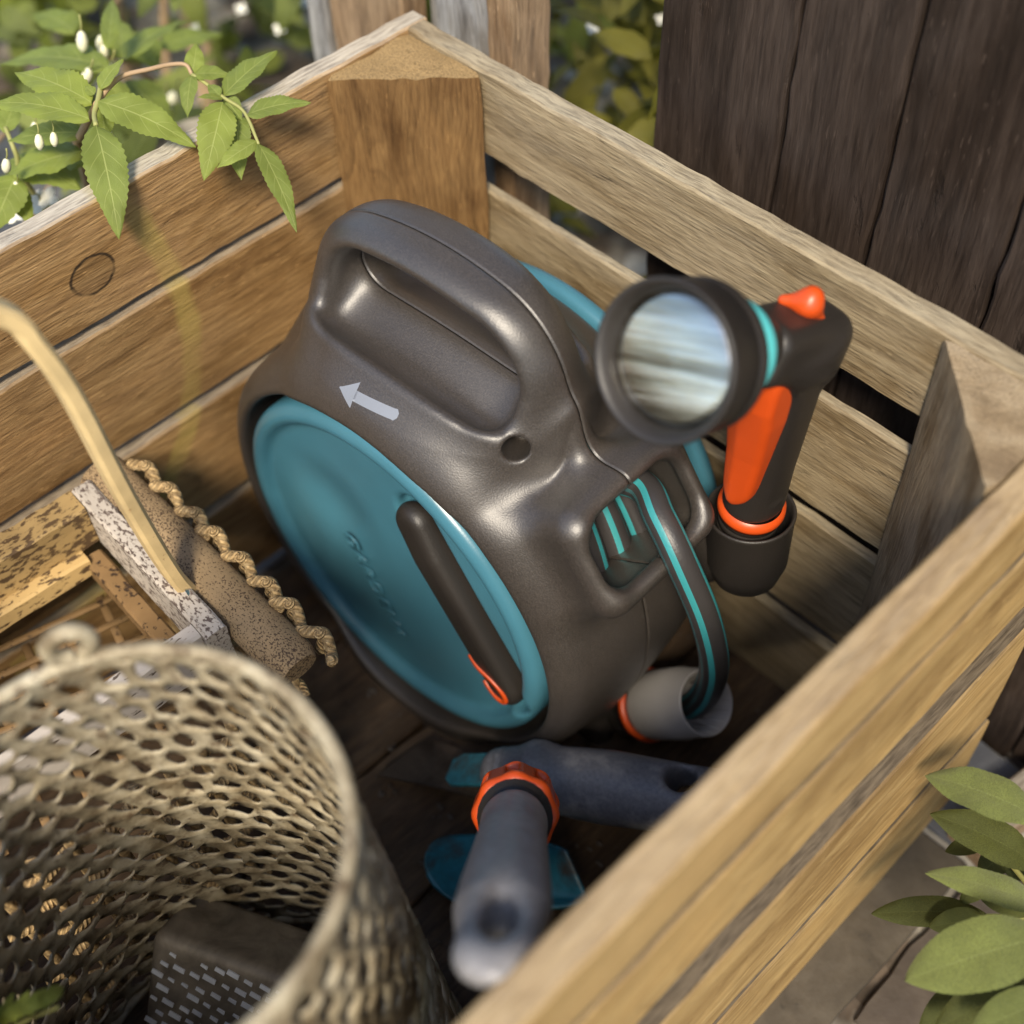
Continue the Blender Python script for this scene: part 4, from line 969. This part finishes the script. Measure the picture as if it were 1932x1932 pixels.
# speckled pole outside the frame
zp = 0.162
p0, p1 = hit(205, 905, 2, zp+0.010), hit(566, 1262, 2, zp+0.006); p0 = p0-(p1-p0)*0.04
P = spline([p0, (p0*2+p1)/3+np.array([0, 0, 0.001]), (p0+p1*2)/3, p1], 40)
V, F, uv = tube(P, [0.0118]*38+[0.0112, 0.0090], 28, r2=[0.0085]*38+[0.0080, 0.0060]); po = part('pole', V, F, M['pole'], bk); auto_smooth(po, 40)
# rope lacing along the outer side of the pole
pd_ = (p1-p0); PL = np.linalg.norm(pd_); pd_ /= PL; pn = np.array([-pd_[1], pd_[0], 0.0]); pn = pn if pn[1] > 0 else -pn
s = 0.012; k = 0
while s < PL+0.004:
    c = p0+pd_*s
    A = c+pn*0.0125+np.array([0, 0, 0.006]); Bp = c+pd_*0.0060+pn*0.0175+np.array([0, 0, 0.0045]); Cp = c+pd_*0.0125+pn*0.0150+np.array([0, 0, -0.002]); Dp = c+pd_*0.0190+pn*0.0110+np.array([0, 0, 0.004])
    V, F, uv = tube(spline([A-pd_*0.002, A, Bp, Cp, Dp], 22), [0.0012]+[0.0028]*20+[0.0014], 12); part('rope_twist', V, F, M['rope'], bk, uv=uv)
    T0 = c+pd_*0.0030+pn*0.0145+np.array([0, 0, -0.010]); T1 = c+pd_*0.0042+pn*0.0185+np.array([0, 0, 0.001]); T2 = c+pd_*0.0050+pn*0.0145+np.array([0, 0, 0.0085])
    V, F, uv = tube(spline([T0, T1, T2], 14), [0.0014]+[0.0030]*11+[0.0026, 0.0013], 12); part('rope_twist', V, F, M['rope'], bk, uv=uv)
    s += 0.0190+0.003*math.sin(k*2.3); k += 1
# woven side walls below the rim (cane lattice of rope)
def lat_wall(o, d, L, zl, zh, nv_, nh_, mat, r, lean=0.0, out=None):
    out = np.array([0, 0, 0]) if out is None else out
    for i in range(nv_):
        q = o+d*(L*(i+0.5)/nv_); P = np.array([q+np.array([0, 0, zl])+out*0.0+out*(0.0016*(-1)**(i)), q+np.array([0, 0, (zl+zh)/2])-out*(0.0016*(-1)**i), q+np.array([0, 0, zh])])
        V, F, uv = tube(spline(P, 14), r, 8); part('cane', V, F, mat, bk, uv=uv)
    for j in range(nh_):
        z = zl+(zh-zl)*(j+0.5)/nh_; n_ = nv_*2+1
        P = np.array([o+d*(L*t_)+np.array([0, 0, z])+out*(0.0022*math.sin(t_*nv_*math.pi+j*math.pi)) for t_ in np.linspace(0, 1, n_*3)])
        V, F, uv = tube(P, r, 8); part('cane', V, F, mat, bk, uv=[(u, v*6) for u, v in uv])
sw = p1+np.array([-0.006, -0.012, 0]); sw[2] = 0; sd_ = dy_
lat_wall(sw, sd_, 0.145, 0.004, zp-0.002, 9, 6, M['rope'], 0.0026, out=dx_)
fw = p0+pn*0.002; fw[2] = 0
lat_wall(fw+pd_*0.006, pd_, PL-0.012, 0.004, zp-0.010, 10, 6, M['rope'], 0.0020, out=pn)
# lattice bottom
zb = 0.112; g0 = q1+dx_*0.004; Lx = np.linalg.norm((q3-q1)[:2])-0.008
for i in range(6):
    a = g0+dx_*(Lx*(i+0.5)/6); P = np.array([np.array([a[0], a[1], zb+0.001]), np.array([a[0]+dy_[0]*Ey-dx_[0]*0.030, a[1]+dy_[1]*Ey-dx_[1]*0.03, zb+0.001])])
    V, F = strip(spline(P, 6), dx_, 0.0036, 0.0018); part('lattice_cane', V, F, M['lattice'], bk)
for i in range(7):
    a = g0+dy_*(Ey*(i+0.5)/7); P = np.array([np.array([a[0], a[1], zb-0.0012]), np.array([a[0]+dx_[0]*Lx, a[1]+dx_[1]*Lx, zb-0.0012])+dy_*0.02])
    V, F = strip(spline(P, 6), dy_, 0.0042, 0.0018); part('lattice_cane', V, F, M['lattice'], bk)
# arched cane handle
hx = 0.108
hpts = [np.array([hx+0.000, -0.2445, 0.166])]+[hit(px, py, 0, hx+dx) for px, py, dx in ((322, 1078, 0.0), (232, 930, 0.001), (134, 745, 0.002), (62, 645, 0.002), (0, 590, 0.001))]
hpts += [np.array([hx, -0.305, 0.392]), np.array([hx-0.001, -0.345, 0.400]), np.array([hx-0.002, -0.385, 0.375]), np.array([hx-0.003, -0.408, 0.30]), np.array([hx-0.004, -0.412, 0.17])]
V, F = strip(spline(hpts, 110), dx_, 0.0115, 0.0075); hd = part('arched_handle', V, F, M['bent'], bk); auto_smooth(hd, 30)
V, F = lathe([(0.0, 0.0012), (0.002, 0.0009), (0.0034, 0.0)], 14); part('tack', orient(V, hpts[1]+np.array([0.0065, 0.002, -0.012]), (0.3, 0.9, 0.4)), F, M['rivet'], bk)

# green sprig dropped into the wire basket
# ------------------------------------------------------------------ leaves and plants
def leaf_geo(B, T, wid, nrm, serr=0.05, curl=0.10, fold=0.16, ny=26, nx=6, shape='ovate', side=0.0):
    B = np.asarray(B, float); T = np.asarray(T, float); d = T-B; L = np.linalg.norm(d); d /= L
    n = np.asarray(nrm, float); n = n-d*(n@d); n /= np.linalg.norm(n); s = np.cross(d, n)
    V = []; uv = []
    for j in range(ny+1):
        v = j/ny
        if shape == 'ovate': w_ = (math.sin(math.pi*min(1, v**0.72))**0.85)*(1-0.18*v) if 0 < v < 1 else 0
        else: w_ = (max(0.0, 1-abs(2*(v-0.50)/1.0)**2.0))**0.80 if 0 < v < 1 else 0
        w_ = w_*wid/2
        sr = 1+(serr if j % 2 else -serr*0.4)*(1 if 0.08 < v < 0.97 else 0)
        arch = curl*L*(4*v*(1-v))*0.5-curl*L*0.35*v*v
        for i in range(nx+1):
            a = 2*i/nx-1; ww = w_*a*(sr if abs(a) > 0.99 else 1)
            p = B+d*(L*v)+s*(ww+side*L*math.sin(math.pi*v))+n*(arch+fold*abs(ww)-0.10*wid*(abs(a)**3)*0.5+0.03*wid*math.sin(v*17+a*2)*abs(a))
            V.append(p); uv.append(((a+1)/2, v))
    F = [(j*(nx+1)+i, j*(nx+1)+i+1, (j+1)*(nx+1)+i+1, (j+1)*(nx+1)+i) for j in range(ny) for i in range(nx)]
    return V, F, uv
TOCAM = -_f
def tilt(a, b): return TOCAM+_r*a+_u*b
PX = 1/2502.6
near = empty('flowering_shrub', (-0.16, -0.12, GZ), 'leafy branch of a shrub with serrated leaves hanging over the crate rim', 'shrub')
LV = [  # base px, tip px, width px, depths, tilt
 ((172, 193), (25, 130), 70, .600, .612, (.2, .5)), ((168, 224), (-30, 190), 60, .592, .600, (.1, .6)), ((185, 190), (370, 273), 64, .592, .598, (-.1, .5)),
 ((181, 236), (226, 448), 66, .586, .584, (.35, .3)), ((189, 168), (231, 108), 32, .600, .605, (-.4, .2)), ((190, 205), (198, 264), 34, .606, .606, (.5, .2)), ((178, 178), (160, 162), 18, .600, .600, (0, .3)),
 ((422, 180), (521, 91), 52, .612, .622, (-.4, .3)), ((466, 216), (585, 190), 44, .606, .606, (0, .6)), ((420, 192), (386, 338), 58, .604, .596, (.4, .3)),
 ((452, 218), (453, 338), 46, .612, .606, (-.3, .3)), ((484, 266), (408, 315), 34, .600, .594, (.2, .6)), ((487, 270), (562, 434), 40, .600, .592, (.5, .3)),
 ((362, 141), (371, 79), 30, .618, .622, (.3, .3)), ((362, 141), (351, 220), 33, .616, .612, (-.4, .3)), ((366, 140), (436, 140), 34, .616, .616, (0, .6)),
 ((420, 186), (372, 182), 18, .606, .602, (0, .8)), ((415, 180), (392, 158), 20, .610, .612, (0, .4)), ((425, 186), (456, 226), 32, .612, .610, (-.3, .4)),
 # leaves behind, out of focus
 ((208, 128), (-6, 112), 74, .700, .720, (.1, .8)), ((236, 112), (352, 32), 60, .720, .760, (-.3, .7)), ((203, 92), (214, -8), 30, .690, .720, (.4, .3)), ((228, 108), (222, 28), 40, .740, .770, (.3, .3)),
 ((155, 285), (8, 330), 80, .655, .650, (0, .8)), ((160, 250), (12, 262), 56, .640, .640, (0, .6)), ((20, 300), (150, 350), 72, .670, .660, (.1, .6)), ((30, 330), (-20, 440), 60, .650, .640, (.3, .4)),
 ((8, 250), (34, 180), 34, .66, .67, (.2, .4)), ((240, 150), (330, 240), 60, .760, .750, (.2, .7)), ((200, 150), (250, 235), 44, .690, .690, (.4, .5)), ((250, 60), (300, 130), 60, .80, .80, (.3, .6)),
 ((60, 330), (170, 300), 60, .69, .69, (0, .7)), ((10, 350), (60, 420), 44, .66, .65, (.2, .4)), ((300, 90), (420, 60), 50, .82, .84, (.1, .7)), ((140, 60), (60, 20), 60, .78, .80, (.2, .6)),
]
for i, (b, t, wpx, d0, d1, tl) in enumerate(LV):
    if i == 0: LV_first = None
    V, F, uv = leaf_geo(at(*b, d0), at(*t, d1), wpx*PX*d0*1.28, tilt(*tl), 0.07, 0.08+0.05*random.random(), 0.18, 34 if i < 19 else 20, 6, side=0.02*math.sin(i*2.1))
    part('leaf', V, F, M['leaf'], near, uv=uv)
def stem(root, pts, r0, r1, mat, n=24, name='stem'):
    V, F, _ = tube(spline(pts, n), np.linspace(r0, r1, n), 8); part(name, V, F, mat, root)
stem(near, [(-0.16, -0.12, GZ), (-0.15, -0.13, 0.12), (-0.12, -0.135, 0.24), at(150, 260, .64), at(183, 195, .602)], 0.0035, 0.0016, M['twig'])
stem(near, [at(183, 195, .602), at(205, 165, .604), at(232, 143, .607), at(280, 131, .61), at(320, 122, .614), at(350, 122, .616), at(362, 140, .616)], 0.0013, 0.0009, M['twig'])
stem(near, [at(362, 140, .616), at(392, 160, .614), at(422, 184, .611), at(455, 205, .608), at(470, 228, .605), at(480, 252, .602), at(488, 272, .600)], 0.0009, 0.0007, M['stem'])
stem(near, [at(190, 165, .603), at(185, 190, .598), at(178, 215, .594), at(181, 236, .587)], 0.0014, 0.0011, M['stem'])
stem(near, [at(183, 195, .603), at(205, 130, .68), at(235, 112, .72)], 0.0012, 0.0009, M['stem'])
stem(near, [(-0.15, -0.13, 0.12), at(60, 360, .69), at(30, 290, .66), at(10, 240, .66)], 0.0018, 0.0010, M['stem'])
budV, budF = lathe([(0.0, -0.0040), (0.0009, -0.0036), (0.0018, -0.0018), (0.0019, 0.0002), (0.0013, 0.0024), (0.0004, 0.0034), (0.0, 0.0035)], 12)
for (px, py, d, sc, s1) in [(74, 267, .606, 1.1, 0), (102, 262, .606, 1.0, 0), (12, 312, .63, 1.2, .4), (30, 352, .65, 1.0, .6), (155, 77, .70, 1.6, 0), (195, 100, .72, 1.6, .6), (190, 80, .72, 1.4, .4), (205, 132, .73, 1.9, .8), (165, 142, .7, 1.6, .9), (205, 268, .70, 1.8, .1), (65, 240, .66, 1.0, .5), (150, 215, .64, 1.4, .7), (88, 205, .64, 1.2, .6), (310, 210, .86, 2.6, .3), (325, 190, .88, 2.4, .7)]:
    c = at(px, py, d); sc *= 0.8; a = np.array([s1*0.7, 0.2, 1.0])
    part('bud', orient(budV*sc*1.25, c, a), budF, M['bud'], near)
    V, F, _ = tube(spline([c+a/np.linalg.norm(a)*0.0042*sc, c+a/np.linalg.norm(a)*0.0075*sc+np.array([0.0008, 0, 0]), c+a/np.linalg.norm(a)*0.011*sc], 6), 0.0004*sc, 6); part('bud_stalk', V, F, M['stem'], near)
def petals(c, r, up, k=4):
    Vs = []; Fs = []; u = np.asarray(up, float); u /= np.linalg.norm(u); x = np.cross(u, [0.3, 0.5, 0.8]); x /= np.linalg.norm(x); y = np.cross(u, x)
    for q in range(k):
        a = 2*math.pi*q/k+0.3; d = x*math.cos(a)+y*math.sin(a)
        V, F, _ = leaf_geo(c, c+d*r+u*r*0.35, r*0.75, u-d*0.3, 0, 0.1, 0.1, 6, 4, 'round'); Fs += [tuple(i+len(Vs) for i in f) for f in F]; Vs += V
    return Vs, Fs
for (px, py, d, r) in [(310, 200, .90, .008), (60, 392, .68, .007), (90, 375, .70, .007), (30, 405, .68, .006), (525, 12, .98, .006), (545, 6, .98, .006), (578, 3, 1.0, .006), (455, 18, 1.0, .005)]:
    V, F = petals(at(px, py, d), r, (0.4, -0.3, 0.8)); part('flower', V, F, M['flower'], near)

def bush(name, label, boxes, n, mat, lrange, base, flowers, seed, group=None):
    rg = np.random.default_rng(seed); root = empty(name, base, label, 'shrub', group)
    VV = []; FF = []; UU = []; RR = []; FV = []; FFc = []; k = 0
    pts = []
    for (x0, x1, y0, y1, z0, z1, wgt) in boxes:
        for _ in range(int(n*wgt)): pts.append((rg.uniform(x0, x1), rg.uniform(y0, y1), rg.uniform(z0, z1)))
    pts = np.array(pts)
    den = vnoise(pts+seed, 14)+0.5*vnoise(pts+seed*2, 30); pts = pts[den > -0.15]
    for p in pts:
        L = rg.uniform(*lrange); d = rg.normal(size=3); d[2] = d[2]*0.5-0.15; d /= np.linalg.norm(d)
        V, F, uv = leaf_geo(p, p+d*L, L*rg.uniform(0.32, 0.48), rg.normal(size=3)*0.5+np.array([0.2, -0.2, 0.9]), 0.03, 0.15, 0.2, 8, 4)
        FF += [tuple(i+k for i in f) for f in F]; VV += V; UU += uv; RR += [rg.uniform()]*len(V); k += len(V)
    o = part('foliage', VV, FF, mat, root, uv=UU, rnd=RR); o['kind'] = 'stuff'
    for _ in range(flowers):
        b = boxes[rg.integers(len(boxes))]; c = np.array([rg.uniform(b[0], b[1]), rg.uniform(b[2], b[3]), rg.uniform(b[4]+(b[5]-b[4])*0.4, b[5])])
        V, F = petals(c, rg.uniform(0.0028, 0.0052), (0.4, -0.4, 0.8)); FFc += [tuple(i+len(FV) for i in f) for f in F]; FV += V
    if FV: o = part('blossoms', FV, FFc, M['flower'], root); o['kind'] = 'stuff'
    for q in range(7):
        b = boxes[q % len(boxes)]; e = np.array([rg.uniform(b[0], b[1]), rg.uniform(b[2], b[3]), b[5]*0.9]); s0 = np.array(base)+rg.normal(size=3)*np.array([0.03, 0.03, 0])
        stem(root, [s0, s0*0.6+e*0.4+np.array([0, 0, 0.05]), e], 0.004, 0.0015, M['twig'], 14, 'branch')
    return root
bush('garden_shrub', 'dense green shrub with small white blossoms behind the left crate wall', [(-0.95, -0.20, -0.35, 0.35, 0.0, 0.20, .45), (-0.75, -0.16, 0.0, 0.55, 0.0, 0.30, .4), (-0.30, -0.06, -0.45, -0.02, 0.0, 0.20, .25)], 1900, M['leaf_bg'], (0.035, 0.075), (-0.45, 0.1, GZ), 70, 3)
bush('garden_shrub', 'olive yellow shrub seen between the fence post and the dark plank wall', [(-0.35, 0.09, 0.20, 0.60, 0.0, 0.30, .55), (-0.10, 0.10, 0.12, 0.35, 0.05, 0.36, .16), (-0.55, 0.1, 0.55, 1.1, 0.0, 0.30, .5)], 1500, M['leaf_bg2'], (0.028, 0.060), (-0.12, 0.42, GZ), 130, 5)
# tall strap leaves at the far left
iris = empty('strap_leaf_plant', (-0.70, 0.06, GZ), 'clump of tall light green strap leaves behind the shrub', 'plant')
for i in range(16):
    b = np.array([-0.70+0.13*random.random(), 0.02+0.14*random.random(), GZ]); t = b+np.array([random.uniform(-.05, .08), random.uniform(-.05, .05), random.uniform(.28, .42)])
    V, F, uv = leaf_geo(b, t, 0.022, (0.6, -0.5, 0.3), 0, 0.12, 0.1, 14, 4, 'round'); part('leaf', V, F, M['leaf'], iris, uv=uv)

sg = empty('sage_plant', (0.515, -0.055, GZ), 'sage plant with broad felted grey green leaves beside the crate', 'sage')
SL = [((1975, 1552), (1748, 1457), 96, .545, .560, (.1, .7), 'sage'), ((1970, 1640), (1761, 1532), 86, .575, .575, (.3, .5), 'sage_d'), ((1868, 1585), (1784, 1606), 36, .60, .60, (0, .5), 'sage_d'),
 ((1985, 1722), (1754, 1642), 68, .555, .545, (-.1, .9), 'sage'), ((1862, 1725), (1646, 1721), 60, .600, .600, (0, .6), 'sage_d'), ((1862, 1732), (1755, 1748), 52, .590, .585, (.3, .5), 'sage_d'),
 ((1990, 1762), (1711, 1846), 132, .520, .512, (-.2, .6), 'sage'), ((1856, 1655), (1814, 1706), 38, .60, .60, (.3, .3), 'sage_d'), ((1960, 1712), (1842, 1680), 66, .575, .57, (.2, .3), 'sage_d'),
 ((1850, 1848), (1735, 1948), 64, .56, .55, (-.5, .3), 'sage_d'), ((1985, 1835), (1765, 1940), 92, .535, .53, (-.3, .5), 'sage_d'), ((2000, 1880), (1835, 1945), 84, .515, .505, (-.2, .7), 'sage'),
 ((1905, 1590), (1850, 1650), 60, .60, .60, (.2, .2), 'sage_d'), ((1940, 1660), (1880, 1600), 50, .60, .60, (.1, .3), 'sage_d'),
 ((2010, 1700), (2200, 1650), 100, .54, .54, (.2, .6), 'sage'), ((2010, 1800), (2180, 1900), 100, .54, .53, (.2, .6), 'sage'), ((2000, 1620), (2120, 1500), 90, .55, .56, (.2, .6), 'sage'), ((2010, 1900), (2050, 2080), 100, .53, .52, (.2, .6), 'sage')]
for i, (b, t, wpx, d0, d1, tl, mt) in enumerate(SL):
    V, F, uv = leaf_geo(at(*b, d0), at(*t, d1), wpx*PX*d0*1.0, tilt(*tl), 0.012, 0.14, 0.14, 40, 8, 'round'); part('leaf', V, F, M[mt], sg, uv=uv)
top = at(2005, 1720, .56)
stem(sg, [(0.515, -0.055, GZ), (0.513, -0.06, 0.03), top], 0.003, 0.0022, M['stem'])
for b, d in (((1975, 1552), .545), ((1985, 1722), .555), ((1990, 1762), .52), ((1862, 1728), .598), ((1970, 1640), .575), ((1985, 1835), .535), ((1868, 1585), .60), ((1850, 1848), .56), ((1905, 1590), .60)):
    stem(sg, [top+np.array([0, 0, -0.01]), (top+at(*b, d))/2+np.array([0, 0, -0.004]), at(*b, d)], 0.0016, 0.0009, M['stem'], 10, 'petiole')

hs_ = empty('herb_sprig', tuple(at(-20, 1960, .50)), 'small green herb sprig hanging on the wire basket wall', 'herb sprig')
sb = at(-20, 1960, .50)
for i in range(9):
    b = at(-25+14*i, 1945-6*i, .49-0.004*i); t = at(-10+16*i, 1885-4*i+14*(i % 2), .475)
    V, F, uv = leaf_geo(b, t, 0.0060, tilt(0.2, 0.5), 0.02, 0.2, 0.2, 10, 4); part('leaf', V, F, M['leaf'], hs_, uv=uv)
stem(hs_, [at(-40, 1975, .495), at(30, 1935, .485), at(110, 1900, .46)], 0.0010, 0.0006, M['stem'], 12)

# unseen hedge behind the camera, added for green nozzle reflections and less sky
bush('unseen_hedge', 'tall green hedge out of view, added for green reflections and less sky', [(1.7, 2.1, -2.0, 1.2, 0.0, 1.7, .7), (0.2, 1.9, -2.3, -1.9, 0.0, 1.5, .5)], 1500, M['leaf_bg'], (0.10, 0.20), (1.9, -0.6, GZ), 0, 9)
